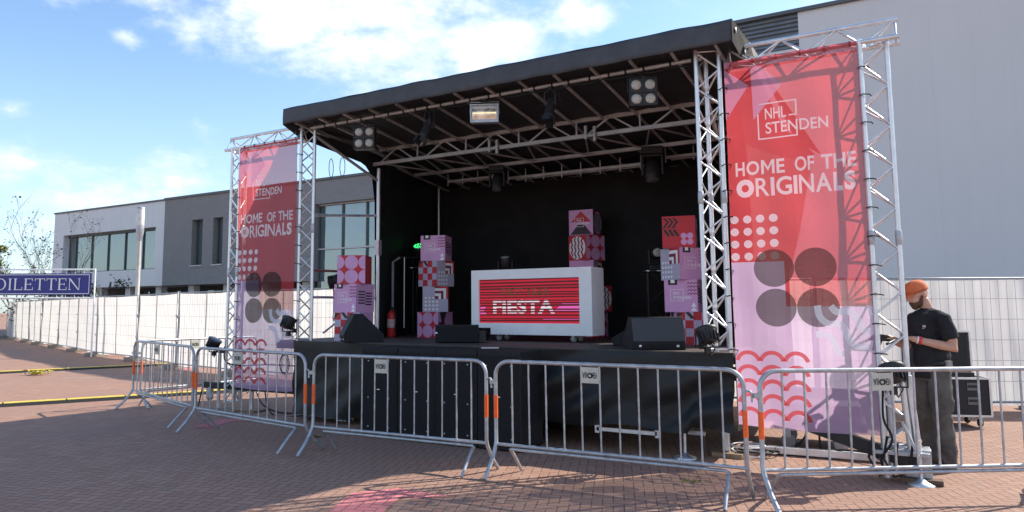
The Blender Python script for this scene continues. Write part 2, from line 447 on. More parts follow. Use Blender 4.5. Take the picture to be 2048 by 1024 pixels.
ground_mark([(-5.1,2.6), (-5.0,3.0), (-3.6,2.3), (-3.75,2.0)], PINKP, label='faded pink mark beyond the left barrier')
for (a, b) in [((-13.0,1.6), (-8.2,4.4)), ((-9.5,1.9), (-6.2,3.7))]:
    d = Vector((b[0]-a[0], b[1]-a[1], 0)).normalized(); n_ = Vector((-d.y, d.x, 0))*.045
    ground_mark([(a[0]-n_.x, a[1]-n_.y), (b[0]-n_.x, b[1]-n_.y), (b[0]+n_.x, b[1]+n_.y), (a[0]+n_.x, a[1]+n_.y)], MARK, label='worn pale line on the far paving')

# ================================================================== buildings
FAC = 24.43
CLAD = mat('pale grey cladding panel', (.66, .675, .69), .5, 0, .04, .4, 0, 1, .3)
WALLG = mat('light grey wall panel', (.68, .665, .66), .6, 0, .03, .15, 0, 1, .25)
LOUV = mat('grey louvre metal', (.22, .25, .28), .5, .2, .08, 3)
COPE = mat('dark roof coping', (.10, .11, .12), .5, 0, .1, 3)
def streaks(m_, amt):
    nt = NT(m_.node_tree); b = nt.n['Principled BSDF']; src = b.inputs['Base Color'].links[0].from_socket
    t = nt.node('ShaderNodeTexCoord'); mp = nt.node('ShaderNodeMapping'); mp.inputs['Scale'].default_value = (2.2, 2.2, .09)
    nt.link(t.outputs['Object'], mp.inputs[0]); f = nt.smooth(nt.noise(mp.outputs[0], 1.6, 6, .65), .42, .8)
    nt.link(nt.mix(nt.math('MULTIPLY', f, amt), src, (.20, .21, .21)), b.inputs['Base Color'])
streaks(CLAD, .12); streaks(WALLG, .05)
GBRICK = brickwall('dark grey brick', (.215, .215, .222), (.25, .25, .257), (.23, .23, .235))
GLASS = glass_reflect('teal window glass', (.12, .17, .18))
GLASS2 = glass_reflect('grey curtain glass', (.11, .15, .16))
DARKGLASS = glass_reflect('dark ground floor glass', (.04, .055, .05))
FRAMEM = mat('dark window frame', (.10, .12, .13), .5, 0, .1, 5)
SILL = mat('pale window sill', (.5, .5, .5), .6, 0, .1, 5)
bl = thing('building', 'two storey building of pale cladding and dark grey brick with a wide teal window', 'building', (-36.8, FAC, 0))
def bpart(name, par=None, **k):
    return lambda mb: mb.build(name, par or bl, **k)
X = lambda x: x+36.8
# cladding wall with the opening for the big window
w = MB(); x0, x1, z0, z1 = X(-51), X(-36.85), 3.3, 9.3; a0, a1, c0, c1 = X(-49.6), X(-37.95), 4.5, 7.5
for (p, q, r_, t_) in ((x0,a0,z0,z1), (a1,x1,z0,z1), (a0,a1,z0,c0), (a0,a1,c1,z1)): w.box(p, q, 0, .7, r_, t_, CLAD)
w.box(x0, x1, .7, 12, z0, z1, CLAD)
w.build('cladding_wall', bl)
fr = MB()
for x in [a0, a0+.9, *[a0+.9+(a1-a0-.9)*i/5 for i in range(1, 6)]]: fr.box(x-.03, x+.03, .50, .58, c0, c1, FRAMEM)
fr.box(a0, a1, .40, .58, c1-.14, c1, FRAMEM); fr.box(a0, a1, .40, .58, c0, c0+.08, FRAMEM)
fo = fr.build('window', bl)
p = MB(); p.box(a0+.02, a1-.02, .60, .64, c0+.02, c1-.02, GLASS); p.build('pane', fo)
# grey brick block
bx0, bx1 = X(-36.8), X(30)
wins = [(X(-33.8), X(-32.7), 4.6, 7.7), (X(-31.65), X(-30.7), 4.6, 7.7), (X(-22.6), X(-15.2), 2.55, 7.9)]
w = MB(); xs = bx0
for (p0, p1, q0, q1) in wins:
    w.box(xs, p0, -.15, .5, 3.3, 9.3, GBRICK)
    if q0 > 3.3: w.box(p0, p1, -.15, .5, 3.3, q0, GBRICK)
    w.box(p0, p1, -.15, .5, q1, 9.3, GBRICK); xs = p1
w.box(xs, bx1, -.15, .5, 3.3, 9.3, GBRICK); w.box(bx0, bx1, .5, 12, 3.31, 9.29, GBRICK)
w.box(X(-15.2), bx1, -.14, .5, 0, 3.3, GBRICK)
w.build('brick_wall', bl)
for k_, (p0, p1, q0, q1) in enumerate(wins):
    f_ = MB(); nm = 2 if k_ < 2 else 5
    for i in range(nm): x = p0+.04+(p1-p0-.08)*i/(nm-1); f_.box(x-.03, x+.03, .22, .30, q0, q1, FRAMEM)
    if k_ == 2:
        for z in (5.2, 7.86): f_.box(p0, p1, .21, .31, z-.04, z+.04, SILL)
    else: f_.box(p0-.05, p1+.05, -.22, .3, q0-.08, q0, SILL)
    fo = f_.build('window', bl)
    g_ = MB(); g_.box(p0, p1, .34, .38, q0, q1, GLASS2); g_.build('pane', fo)
c_ = MB(); c_.box(x0-.05, x1, -.08, 12, 9.3, 9.42, COPE); c_.box(bx0-.02, bx1, -.25, 12, 9.302, 9.44, COPE); c_.build('coping', bl)
gf = MB(); gf.box(x0+2, X(-15.3), 3, 11, 0, 3.3, mat('dark ground floor wall', (.06, .065, .07), .7, 0, .2, 1))
for i in range(9): gf.box(X(-46+i*3.6), X(-45.4+i*3.6), .8, 1.3, 0, 3.3, CLAD)
gf.build('ground_floor', bl)
for i in range(7):
    f_ = MB(); xa = X(-45+i*3.7)
    f_.box(xa, xa+2.6, 2.86, 2.95, .9, 3.0, DARKGLASS); f_.build('shop_window', bl)

rb = thing('building', 'large plain light grey hall with louvred roof strip behind the stage on the right', 'building', (20, 22, 0))
w = MB(); lx = 4.57-20
w.box(lx, 30, 0, 30, 0, 13.0, WALLG); w.box(-19, lx, 0, 30, 0, 11.6, WALLG)
w.build('wall', rb)
l_ = MB(); l_.box(-19, lx, .12, 30, 11.6, 13.0, LOUV)
for i in range(8): l_.add([(-19, .0, 11.63+i*.172), (lx, .0, 11.63+i*.172), (lx, .1, 11.78+i*.172), (-19, .1, 11.78+i*.172)], [(0,1,2,3)], LOUV)
l_.build('louvre', rb)
c_ = MB(); c_.box(-19.1, 30.1, -.12, 30.1, 13.0, 13.14, COPE); c_.build('coping', rb)
j_ = MB()
for i in range(1, 7): j_.box(lx+i*4.2-.012, lx+i*4.2+.012, -.004, .02, 0, 13, mat('panel joint', (.645, .632, .628), .7, 0, .05, 3))
j_.build('panel_joint', rb)

# ================================================================== fence of mesh panels with white sheeting
HF = 2.08
fence_feet = MB()
def fence_panel(a, b, label, group, feet=True):
    a = Vector((*a, 0)); b = Vector((*b, 0)); L = (b-a).length; rz = math.atan2(b.y-a.y, b.x-a.x)
    t = thing('mesh_fence', label, 'fence', a, rz, group); t.rotation_euler.x = random.uniform(-.02, .02)
    f = MB(); r_ = .02; e = .03
    f.tube([(e,0,.08), (e,0,HF), (L-e,0,HF), (L-e,0,.08)], r_, STEEL, 8); f.tube([(e,0,.14), (L-e,0,.14)], .018, STEEL, 8)
    f.tube([(L/2,0,.14), (L/2,0,HF)], .014, STEEL, 6)
    f.build('frame', t)
    w = MB(); nv = int(L/.13)
    for i in range(1, nv): w.beam((L*i/nv,-.012,.14), (L*i/nv,-.012,HF), .004, .004, STEEL)
    for k in range(1, 6): w.beam((e,-.018,.14+(HF-.14)*k/6), (L-e,-.018,.14+(HF-.14)*k/6), .006, .006, STEEL)
    w.build('wire_mesh', t)
    s_ = MB(); ph = random.random()*9
    fq = random.uniform(24, 48); am = random.uniform(.006, .014); sg_ = random.uniform(.0, .05)
    s_.grid(lambda u, v: (e+u*(L-2*e), .024+am*math.sin(u*fq+ph+v*2)*math.sin(v*4+ph)+.012*math.sin(u*7+v*8+ph)+.006*math.sin(u*fq*2.3+ph), .11+v*(HF-.13)-sg_*math.sin(PI*u)*v*.5+.03*(1-v)*math.sin(u*9+ph)), 60, 16, random.choice(SHEETS))
    s_.build('sheeting', t, thick=.0)
    c = MB()
    for z in (.75, 1.45): c.box(-.05, .05, -.05, .05, z-.025, z+.025, GALV)
    c.build('coupler', t, bevel=.004)
    if feet:
        fb = MB(); fb.box(-.36, .36, -.12, .12, 0, .13, CONC); fb.box(-.2, .2, -.08, .08, .13, .15, CONC)
        o = fb.build('concrete_block', None, bevel=.015); o.location = a; o.rotation_euler = (0, 0, rz+PI/2+random.uniform(-.15, .15))
        tag(o, 'concrete block at the left end of the fence ' + label.split('mesh fence panel ')[1].replace('under the navy sign', ''), 'concrete block', 'concrete fence blocks')
Q = [(-37.5,14.5), (-33.9,13.2), (-30.3,12.0), (-27.0,10.8), (-23.6,9.7), (-20.1,8.5), (-16.7,7.2), (-13.3,6.45), (-9.5,5.05), (-6.45,4.45), (-3.2,4.42)]
WHERE = ['white sheeted mesh fence panel farthest left under the navy sign', 'white sheeted mesh fence panel second from the left edge', 'white sheeted mesh fence panel third from the left edge',
         'white sheeted mesh fence panel fourth from the left edge', 'white sheeted mesh fence panel fifth from the left edge', 'white sheeted mesh fence panel ending at the navy sign pole',
         'white sheeted mesh fence panel left of the lamp post', 'white sheeted mesh fence panel right of the lamp post', 'white sheeted mesh fence panel left of the left banner tower',
         'white sheeted mesh fence panel seen through the left banner']
for i in range(len(Q)-1): fence_panel(Q[i], Q[i+1], WHERE[i], 'white sheeted fence panels')
Q2 = [(-3.2,4.42), (.15,4.55), (3.4,4.62), (6.5,4.92), (9.45,6.6), (12.5,8.3)]
W2 = ['white sheeted mesh fence panel behind the left gap of the stage', 'white sheeted mesh fence panel hidden behind the left half of the stage', 'white sheeted mesh fence panel behind the right half of the stage',
      'white sheeted mesh fence panel behind the man in the cap', 'white sheeted mesh fence panel at the right edge of the photo']
for i in range(len(Q2)-1):
    if i in (0, 2, 3, 4): fence_panel(Q2[i], Q2[i+1], W2[i], 'white sheeted fence panels', feet=i > 2)

# ================================================================== lamp post, sign, trees
lp = thing('lamp_post', 'tall grey lamp post with cylindrical lantern behind the white fence', 'lamp post', (-15.5, 7.88, 0))
b = MB(); b.lathe([(.10,0), (.095,1.0), (.075,1.05), (.066,4.1)], mat('warm grey pole paint', (.50,.47,.43), .5, .1, .08, 4), n=14); b.build('pole', lp)
b = MB(); b.lathe([(.065,4.05), (.135,4.35), (.14,4.6)], GALV, n=16); b.build('lantern_base', lp)
b = MB(); b.lathe([(.135,4.6), (.135,5.15), (.125,5.2)], mat('lantern diffuser', (.62,.63,.60), .35, 0, .15, 6), n=16); b.build('lantern_glass', lp)
b = MB(); b.lathe([(.14,5.2), (.135,5.26), (.0,5.29)], GALV, n=16); b.build('lantern_cap', lp)

er = Vector((.848, .53, 0)); ec = Vector((.53, -.848, 0))
sg = thing('toilet_sign', 'navy blue banner with white serif lettering in a tube frame above the left fence', 'sign', (-16.42, 6.85, 0), YAW)
b = MB(); L0 = -4.3
b.tube([(0,0,0), (0,0,3.02), (L0,0,3.02), (L0,0,0)], .03, WHITEP, 8); b.tube([(0,0,2.03), (L0,0,2.03)], .028, WHITEP, 8); b.build('frame', sg)
b = MB(); b.grid(lambda u, v: (L0+.1+u*(-.12-L0-.1), -.012*math.sin(u*19)*math.sin(v*3.1), 2.13+v*.76), 40, 6, NAVY); b.build('vinyl_banner', sg)
for i in range(14):
    x = L0+.2+i*.31
    for za, zb in ((2.03, 2.14), (2.88, 3.02)): ties = MB(); ties.tube([(x,-.01,za), (x,-.01,zb)], .008, WHITEP, 5); ties.build('tie', sg)
A = Art()
A.frame(WHITEM, L0+.16, 2.17, -.18, 2.85, .022)
def serif(ch, x, y, w, h):
    k = w; th = .055; tn = .022; sf = .02; ov = .03
    R_ = lambda a, b_, c, d: A.rect(WHITEM, x+a, y+b_, x+c, y+d, 1)
    if ch == 'T':
        R_(w/2-th/2, 0, w/2+th/2, h-tn); R_(0, h-tn, w, h); R_(w/2-th, 0, w/2-th/2, sf); R_(w/2+th/2, 0, w/2+th, sf); R_(0, h-.09, .02, h-tn); R_(w-.02, h-.09, w, h-tn)
    elif ch == 'I':
        R_(w/2-th/2, 0, w/2+th/2, h); R_(w/2-th, 0, w/2-th/2, sf); R_(w/2+th/2, 0, w/2+th, sf); R_(w/2-th, h-sf, w/2-th/2, h); R_(w/2+th/2, h-sf, w/2+th, h)
    elif ch in 'LE':
        R_(.03, 0, .03+th, h); R_(0, 0, .03, sf); R_(0, h-sf, .03, h); R_(.03+th, 0, w, tn); R_(w-.02, tn, w, .10)
        if ch == 'E': R_(.03+th, h-tn, w-.02, h); R_(w-.04, h-.09, w-.02, h-tn); R_(.03+th, h/2-tn/2, w-.07, h/2+tn/2); R_(w-.09, h/2-.04, w-.07, h/2-tn/2); R_(w-.09, h/2+tn/2, w-.07, h/2+.04)
        else: R_(.03+th, h-sf, .03+th+.03, h)
    elif ch == 'N':
        R_(.03, 0, .03+tn, h-.03); R_(w-.03-tn, 0, w-.03, h); R_(0, 0, .03, sf); R_(.03+tn, 0, .09, sf); R_(w-.09, h-sf, w-.03-tn, h); R_(w-.03, h-sf, w, h)
        A.poly(WHITEM, [(x+.0, y+h), (x+.07, y+h), (x+w-.03, y), (x+w-.075, y)], 2)
    elif ch == 'O':
        n = 20
        for i in range(n):
            a, b_ = 2*PI*i/n, 2*PI*(i+1)/n
            o = lambda t: (x+w/2+w/2*math.cos(t), y+h/2+h/2*1.03*math.sin(t)); q = lambda t: (x+w/2+(w/2-.055)*math.cos(t), y+h/2+(h/2-.02)*math.sin(t))
            A.poly(WHITEM, [o(a), o(b_), q(b_), q(a)], 1)
xx = -.50
for ch in reversed('TOILETTEN'):
    wd = {'N': .41, 'E': .31, 'T': .35, 'L': .31, 'I': .16, 'O': .41}[ch]
    serif(ch, xx-wd, 2.31, wd, .40); xx -= wd+.055
b = MB(); A.into(b, lambda x, y, l: (x, -.020-.003*l-.012*math.sin((x-L0-.1)/(-.12-L0-.1)*19)*math.sin((y-2.13)/.76*3.1), y), .2); b.build('lettering', sg)

LEAFY = mat('yellow green leaf', (.20, .22, .03), .6, 0, .35, 3); LEAFD = mat('dark leaf', (.045, .06, .025), .7, 0, .3, 3)
BARK = mat('grey bark', (.10, .085, .07), .9, 0, .3, 4)
def bare_tree(loc, h, label, seed):
    rnd = random.Random(seed)
    t = thing('bare_tree', label, 'tree', loc, 0, 'thin bare trees beside the left building')
    tr = MB(); lf = MB(); tips = []
    def grow(p, d, l, r_, dep):
        pts = [p]; q = p
        for i in range(4):
            d = (d+Vector((rnd.uniform(-.16,.16), rnd.uniform(-.16,.16), .05))).normalized(); q = q+d*l/4; pts.append(q)
        tr.tube(pts, [max(.0055, r_*(1-.11*i)) for i in range(5)], BARK, 4)
        if dep == 0: tips.append(q); return
        for i in range(rnd.choice((2, 3))):
            a = rnd.uniform(0, 2*PI); nd = (d+Vector((math.cos(a), math.sin(a), .25))*rnd.uniform(.35,.75)).normalized()
            grow(pts[rnd.choice((2, 3, 4))], nd, l*rnd.uniform(.55,.8), r_*.55, dep-1)
        if rnd.random() < .3: tips.append(pts[3])
    for k in range(2): grow(Vector((k*.5,0,0)), Vector((rnd.uniform(-.1,.1), 0, 1)), h*.40, .055, 5)
    for tp in tips:
        for i in range(1):
            c = tp+Vector((rnd.uniform(-.25,.25), rnd.uniform(-.25,.25), rnd.uniform(-.3,.1))); a = rnd.uniform(0, 6.3); s_ = rnd.uniform(.04,.08)
            e1 = Vector((math.cos(a), math.sin(a), rnd.uniform(-.5,.5)))*s_; e2 = Vector((-math.sin(a), math.cos(a), rnd.uniform(-.8,.8)))*s_
            lf.add([c-e1, c+e2, c+e1, c-e2], [(0,1,2,3)], LEAFD)
    tr.build('trunk', t); lf.build('crown', t)
bare_tree((-36.6, 17.1, 0), 7.6, 'thin bare tree left of the building corner, the taller and nearer to it', 5)
bare_tree((-39.2, 15.6, 0), 7.2, 'thin bare tree with twin stems farther left of the building', 11)
def bush(loc, r_, h, n, m_, label, seed, z0=0):
    rnd = random.Random(seed); t = thing('leafy_tree', label, 'tree', loc)
    st = MB(); lf = MB()
    for i in range(6):
        a = rnd.uniform(0, 6.3); e = Vector((math.cos(a)*r_*.5, math.sin(a)*r_*.5, h*rnd.uniform(.6,.9)))
        st.tube([(0,0,0), (e.x*.3, e.y*.3, h*.35), tuple(e)], [.11,.07,.02], BARK, 5)
    clumps = [(Vector((rnd.gauss(0,.45)*r_, rnd.gauss(0,.45)*r_, h*(.35+.6*rnd.random()))), rnd.uniform(.3,.6)*r_*.6) for _ in range(22)]
    for _ in range(n):
        c, cr = rnd.choice(clumps); p_ = c+Vector((rnd.gauss(0,1), rnd.gauss(0,1), rnd.gauss(0,.8)))*cr*.6; s_ = rnd.uniform(.05,.11)
        a = rnd.uniform(0, 6.3); e1 = Vector((math.cos(a), math.sin(a), rnd.uniform(-.6,.6)))*s_; e2 = Vector((-math.sin(a), math.cos(a), rnd.uniform(-.9,.9)))*s_*.7
        lf.add([p_-e1, p_+e2, p_+e1, p_-e2], [(0,1,2,3)], m_)
    st.build('trunk', t); lf.build('crown', t)
bush((-40.7, 14.4, 0), 1.7, 6.2, 5200, LEAFY, 'yellow green leafy tree at the left edge behind the navy sign', 3)
bush((-34.4, 16.4, 0), 2.4, 3.4, 3600, LEAFD, 'low dark hedge like tree behind the navy sign', 9)

# ================================================================== mobile stage
ZD = 1.146
st = thing('stage', 'black covered mobile stage with sloping tarpaulin roof and open front', 'stage', (0, 0, 0))
zr = lambda y: 4.42-.11*(y+.3)
b = MB(); b.box(-.45, 6.26, .012, 4.1, ZD-.12, ZD, DECK); b.build('deck', st)
b = MB()
def skirtf(u, v):
    x = -.03+u*6.29; zb = .07+.22*min(1, max(0, (u-.15)/.5))+.02*math.sin(u*17)+.02*math.sin(u*41)
    if u > .93: zb += .06
    z = zb+(ZD-.01-zb)*v
    w_ = (1-v)**.7
    y = -.03-.03*w_*math.sin(u*26+v*5)-.022*w_*math.sin(u*57-v*9)-.05*w_*math.sin((u*7-v*2.2)*2.1)-.035*math.sin((u*9-v*3.1)*3.3)*math.sin(PI*v)*max(0,min(1,(u-.5)*5))-.02*math.sin((u*15-v*3.6)*3.3)*math.sin(PI*v)-.03*w_
    return (x, min(y, -.004), z)
b.grid(skirtf, 130, 26, SKIRT); b.build('skirt', st)
b = MB(); b.grid(lambda u, v: (6.275+.02*math.sin(u*14)*(1-v), .0+u*4.1, .34+.03*math.sin(u*9)+v*(ZD-.36)), 30, 6, SKIRT); b.build('skirt', st)
b = MB(); b.grid(lambda u, v: (-.02-.43*min(1, u*1.5)-.03*math.sin(u*14)*(1-v), .0+u*4.1, .06+v*(ZD-.09)), 30, 6, SKIRT); b.build('skirt', st)
b = MB(); b.grid(lambda u, v: (-.5+u*6.78, 4.06-.03*math.sin(u*40)*(1-v)-.02*math.sin(u*13), ZD+v*(zr(4.06)+.045-ZD)), 80, 8, DRAPE); b.build('back_wall', st)
# side walls: a drape whose front top corner sweeps up to the front tower
def side_wall(sx):
    b = MB(); fr_ = [(.3,4.165), (.75,4.13), (1.03,4.07), (1.22,3.98), (1.36,3.83), (1.43,3.4), (1.45,2.5), (1.46,ZD)]
    tp = [(.3,zr(.3)), (.9,zr(.9)), (1.5,zr(1.5)), (2.1,zr(2.1)), (2.7,zr(2.7)), (3.2,zr(3.2)), (3.7,zr(3.7)), (4.06,zr(4.06))]
    bt = [(4.06,z) for z in (4.0, 3.7, 3.3, 2.8, 2.3, 1.9, 1.5, ZD)]
    def px(y, z): return (sx+(.10+.20*min(1, max(0, (y-.3)/1.1))-.45*max(0, min(1, (y-1.5)/2.0))) if sx < 1 else sx+.02*math.sin(z*3)-.02+.5*max(0, min(1, (y-1.3)/2.6))*max(0, min(1, (z-1.9)/2.0)))
    vs = []; n_ = len(fr_)
    for i in range(n_):
        for k in range(7):
            t_ = k/6; a = fr_[i]; c = bt[n_-1-(n_-1-i)] if i else (4.06, zr(4.06)-.02)
            if i == 0: c = (4.06, zr(4.06))
            y = a[0]+(c[0]-a[0])*t_; z = a[1]+(c[1]-a[1])*t_
            vs.append((px(y, z), y, z))
    for k in range(7):
        t_ = k/6; y = .3+(3.76)*t_; vs.append((px(y, 4.3), y, zr(y)))
    fs = [(i*7+k, i*7+k+1, (i+1)*7+k+1, (i+1)*7+k) for i in range(n_-1) for k in range(6)]
    o = n_*7; fs += [(o+k, o+k+1, k+1, k) for k in range(6)]
    b.add(vs, fs, BLACKTARP, True); b.build('side_wall', st)
side_wall(0.0); side_wall(6.24)
# roof canopy: top skin, fascia, end flaps
b = MB()
def roof(u, v):
    x = -.1+u*6.54; y = -.3+v*4.42
    return (x, y, zr(y)+.07+.15*(1-v)+.01*math.sin(u*44)*math.sin(v*3.1))
b.grid(roof, 60, 14, BLACKTARP)
b.grid(lambda u, v: (-.1+u*6.54, -.27+v*4.38, zr(-.27+v*4.38)+.045+.008*math.sin(u*90)), 60, 10, BLACKTARP)
b.build('canopy', st)
b = MB()
b.grid(lambda u, v: (-.1-.02*v*0+u*6.54, -.302-.004*math.sin(u*60+v*4)-.006*math.sin(u*23), 4.405+.003*math.sin(u*70)+v*(.240+.003*math.sin(u*37))), 110, 5, FASCIA)
b.add([(-.1,-.30,4.40), (-.1,-.30,4.65), (-.14,.10,4.56), (-.16,.12,4.29)], [(0,1,2,3)], FASCIA)
b.add([(-.16,.12,4.29), (-.14,.10,4.56), (-.1,4.1,4.2), (-.1,4.1,3.9)], [(0,1,2,3)], BLACKTARP)
b.add([(6.44,-.30,4.40), (6.47,-.02,4.30), (6.53,.36,4.42), (6.50,.34,4.58), (6.44,-.30,4.65)], [(0,1,2,3,4)], DRAPE)
b.add([(6.50,.34,4.58), (6.53,.36,4.42), (6.80,4.1,3.95), (6.46,4.1,4.2)], [(0,1,2,3)], BLACKTARP)
b.build('fascia', st, thick=.006)
for (x, y, z) in [(6.46,-.2,4.55), (6.52,.22,4.50), (6.49,.1,4.40), (-.13,-.1,4.42), (-.14,0,4.36)]: e = MB(); e.lathe([(.012,-.006), (.028,-.004), (.028,.004), (.012,.006)], ALU, T(x, y, z, 0, 0, PI/2), 10); e.build('eyelet', st)
for i in range(14):
    x = .12+i*.472
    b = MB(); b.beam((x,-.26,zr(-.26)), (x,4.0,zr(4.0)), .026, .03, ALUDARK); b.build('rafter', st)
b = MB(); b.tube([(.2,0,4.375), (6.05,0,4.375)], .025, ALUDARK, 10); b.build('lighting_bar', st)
for i in range(24):
    x = .5+i*.235+random.uniform(-.05,.05); b = MB(); b.lathe([(.03,-.012), (.03,.012)], RUBBER, T(x, 0, 4.375, 0, 0, PI/2), 8); b.build('cable_tie', st)
b = MB(); cab = [(.5+i*.2, .012, 4.372-.03*abs(math.sin(i*1.7))-.028) for i in range(28)]; b.tube(cab, .009, RUBBER, 5); b.build('cable', st)
# mid box truss
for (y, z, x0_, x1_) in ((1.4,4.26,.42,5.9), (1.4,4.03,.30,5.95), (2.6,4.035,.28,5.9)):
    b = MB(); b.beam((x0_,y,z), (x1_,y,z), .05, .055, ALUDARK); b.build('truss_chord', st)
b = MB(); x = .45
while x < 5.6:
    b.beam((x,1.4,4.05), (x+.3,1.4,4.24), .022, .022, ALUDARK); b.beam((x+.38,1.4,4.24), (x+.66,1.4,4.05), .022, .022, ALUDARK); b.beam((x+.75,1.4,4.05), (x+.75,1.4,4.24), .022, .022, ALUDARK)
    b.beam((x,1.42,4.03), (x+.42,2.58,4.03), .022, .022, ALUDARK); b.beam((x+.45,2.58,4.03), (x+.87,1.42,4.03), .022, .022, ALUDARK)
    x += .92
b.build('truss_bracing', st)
for x in (2.55, 4.1):
    b = MB(); b.box(x, x+.035, 1.33, 1.37, 3.97, 4.16, ALUDARK); b.box(x+.13, x+.165, 1.33, 1.37, 3.93, 4.14, ALUDARK); b.box(x, x+.165, 1.335, 1.365, 4.00, 4.03, ALUDARK); b.build('truss_hanger', st)
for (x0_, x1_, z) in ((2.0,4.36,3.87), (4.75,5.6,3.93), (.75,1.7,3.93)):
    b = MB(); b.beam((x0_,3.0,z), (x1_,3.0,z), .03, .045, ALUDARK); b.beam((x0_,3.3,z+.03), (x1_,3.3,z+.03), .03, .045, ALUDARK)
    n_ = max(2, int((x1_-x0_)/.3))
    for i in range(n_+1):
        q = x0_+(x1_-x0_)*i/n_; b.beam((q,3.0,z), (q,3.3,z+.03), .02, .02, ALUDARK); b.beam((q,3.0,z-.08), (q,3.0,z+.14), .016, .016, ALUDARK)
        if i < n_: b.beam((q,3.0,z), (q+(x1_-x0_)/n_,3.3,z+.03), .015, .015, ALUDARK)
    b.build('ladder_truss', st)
b = MB(); b.tube([(.41,1.4,ZD), (.41,1.4,3.95)], .032, ALU, 10); b.box(.37, .45, 1.36, 1.44, 2.5, 2.75, ALU); b.box(.36, .46, 1.35, 1.45, ZD, ZD+.02, GALV); b.build('support_pole', st)
b = MB(); b.tube([(-.02,3.85,ZD), (-.02,3.85,4.0)], .024, ALU, 8); b.build('support_pole', st)
b = MB(); b.tube([(.16,.1,4.3), (.40,1.36,3.75)], .025, ALUDARK, 8); b.build('roof_strut', st)
b = MB(); b.tube([(5.98,.1,4.3), (5.9,1.36,3.75)], .025, ALUDARK, 8); b.tube([(5.92,1.4,ZD), (5.92,1.4,3.95)], .03, ALU, 8); b.build('roof_strut', st)
for pa, pb, ra_, ma in (((.06,.2,3.06), (.36,1.4,3.16), .022, ALU), ((.04,.25,1.80), (.38,1.4,1.80), .02, ALU), ((-.05,.3,2.22), (.2,1.4,2.22), .02, mat('red rail', (.30,.10,.10), .5)), ((.1,.45,1.25), (.25,1.3,1.78), .016, ALU)):
    b = MB(); b.tube([pa, pb], ra_, ma, 8); b.build('guard_rail', st)
b = MB(); b.tube([(.30,1.95,ZD), (.30,1.95,2.42), (.37,2.05,2.5)], .022, mat('dull grey paint', (.22,.22,.23), .6), 8); b.tube([(.47,2.05,1.3), (.47,2.05,2.5)], .010, ALU, 6); b.tube([(.37,2.05,2.5), (.60,2.5,2.52)], .02, BLACK, 6); b.build('roof_crank', st)
b = MB()
for xx_ in (-.06, .18):
    b.tube([(xx_+.0,.75+.05*math.sin(t_*.7)*xx_+.055*math.sin(t_*.63), 4.0-.10+.16*math.cos(t_*.63)) for t_ in range(11)], .006, RUBBER, 5)
b.build('hanging_strap', st)
# chassis bits under the deck
b = MB()
b.box(.3, 5.9, .5, .62, .55, .75, BLACK); b.box(.3, 5.9, 3.3, 3.42, .55, .75, BLACK); b.box(2.4, 4.4, .8, 3.2, .42, .6, BLACK); b.build('chassis', st)
for (x, y) in ((2.9,1.2), (3.7,1.2), (2.9,3.0), (3.7,3.0)):
    b = MB(); b.lathe([(.1,-.08), (.29,-.09), (.31,-.05), (.31,.05), (.29,.09), (.1,.08)], RUBBER, T(x, y, .31, 0, PI/2), 20); b.build('wheel', st)
b = MB(); b.beam((4.72,.02,.245), (5.42,.02,.245), .04, .04, ALU); b.box(4.70, 4.75, .0, .05, .2, .32, ALU); b.box(5.40, 5.45, .0, .05, .2, .32, ALU); b.build('step_rail', st)
def jack(x, y, top):
    b = MB(); b.tube([(x,y,.05), (x,y,top)], .016, ALU, 8); b.box(x-.035, x+.035, y-.035, y+.035, top-.05, top+.34, ALU)
    b.lathe([(.12,0), (.12,.012), (.05,.035), (.02,.06)], ALU, T(x, y, 0), 16); b.box(x+.04, x+.22, y-.02, y+.02, top-.12, top-.08, GALV); b.tube([(x+.2,y,top-.1), (x+.21,y-.03,top-.3)], .014, BLACK, 6)
    b.build('levelling_jack', st)
jack(5.70, .08, .38); jack(.7, .3, .5)
b = MB(); b.box(6.02, 6.09, .40, .47, .06, .62, ALU); b.box(5.92, 6.24, .32, .58, .0, .05, WOOD); b.build('support_leg', st, bevel=.004)

# ---------------------------------------------------------------- truss towers and wings
def chord3(L, th):
    e_ = Vector((math.cos(th), math.sin(th), 0)); n_ = Vector((-math.sin(th), math.cos(th), 0))
    return [Vector((0,0,0)), e_*L, e_*L/2+n_*L*.866]
def truss_tower(loc, th, z0, z1, label, plate=True, L=.25):
    t = thing('truss_tower', label, 'truss tower', (*loc, z0), 0, 'aluminium truss towers')
    C = chord3(L, th); h = z1-z0
    for c in C:
        b = MB(); b.tube([c, c+Vector((0,0,h))], .0245, ALU, 10); b.build('chord', t)
    br = MB(); n_ = int(h/.20)
    for i in range(n_):
        za, zb = .03+h*.98*i/n_, .03+h*.98*(i+1)/n_
        for k in range(3):
            p_, q_ = C[k], C[(k+1) % 3]
            if (i+k) % 2: p_, q_ = q_, p_
            br.tube([p_+Vector((0,0,za)), q_+Vector((0,0,zb))], .0108, ALU, 6)
    for z in (.03, h-.03):
        for k in range(3): br.tube([C[k]+Vector((0,0,z)), C[(k+1) % 3]+Vector((0,0,z))], .0095, ALU, 6)
    br.build('bracing', t)
    for z in [h*.5]:
        for c in C: cp_ = MB(); cp_.lathe([(.026,-.07), (.031,-.06), (.031,.06), (.026,.07)], GALV, Matrix.Translation(c+Vector((0,0,z))), 10); cp_.build('coupling', t)
    return t
th1, th2, th3, th4 = R(15), R(18), R(32), R(-6)
truss_tower((0,0), th1, ZD+.004, 4.52, 'truss tower standing on the deck at the left front corner of the stage', L=.23)
truss_tower((6.231-.24*math.cos(th2), -.24*math.sin(th2)), th2, ZD+.004, 4.46, 'truss tower standing on the deck at the right front corner of the stage', L=.24)
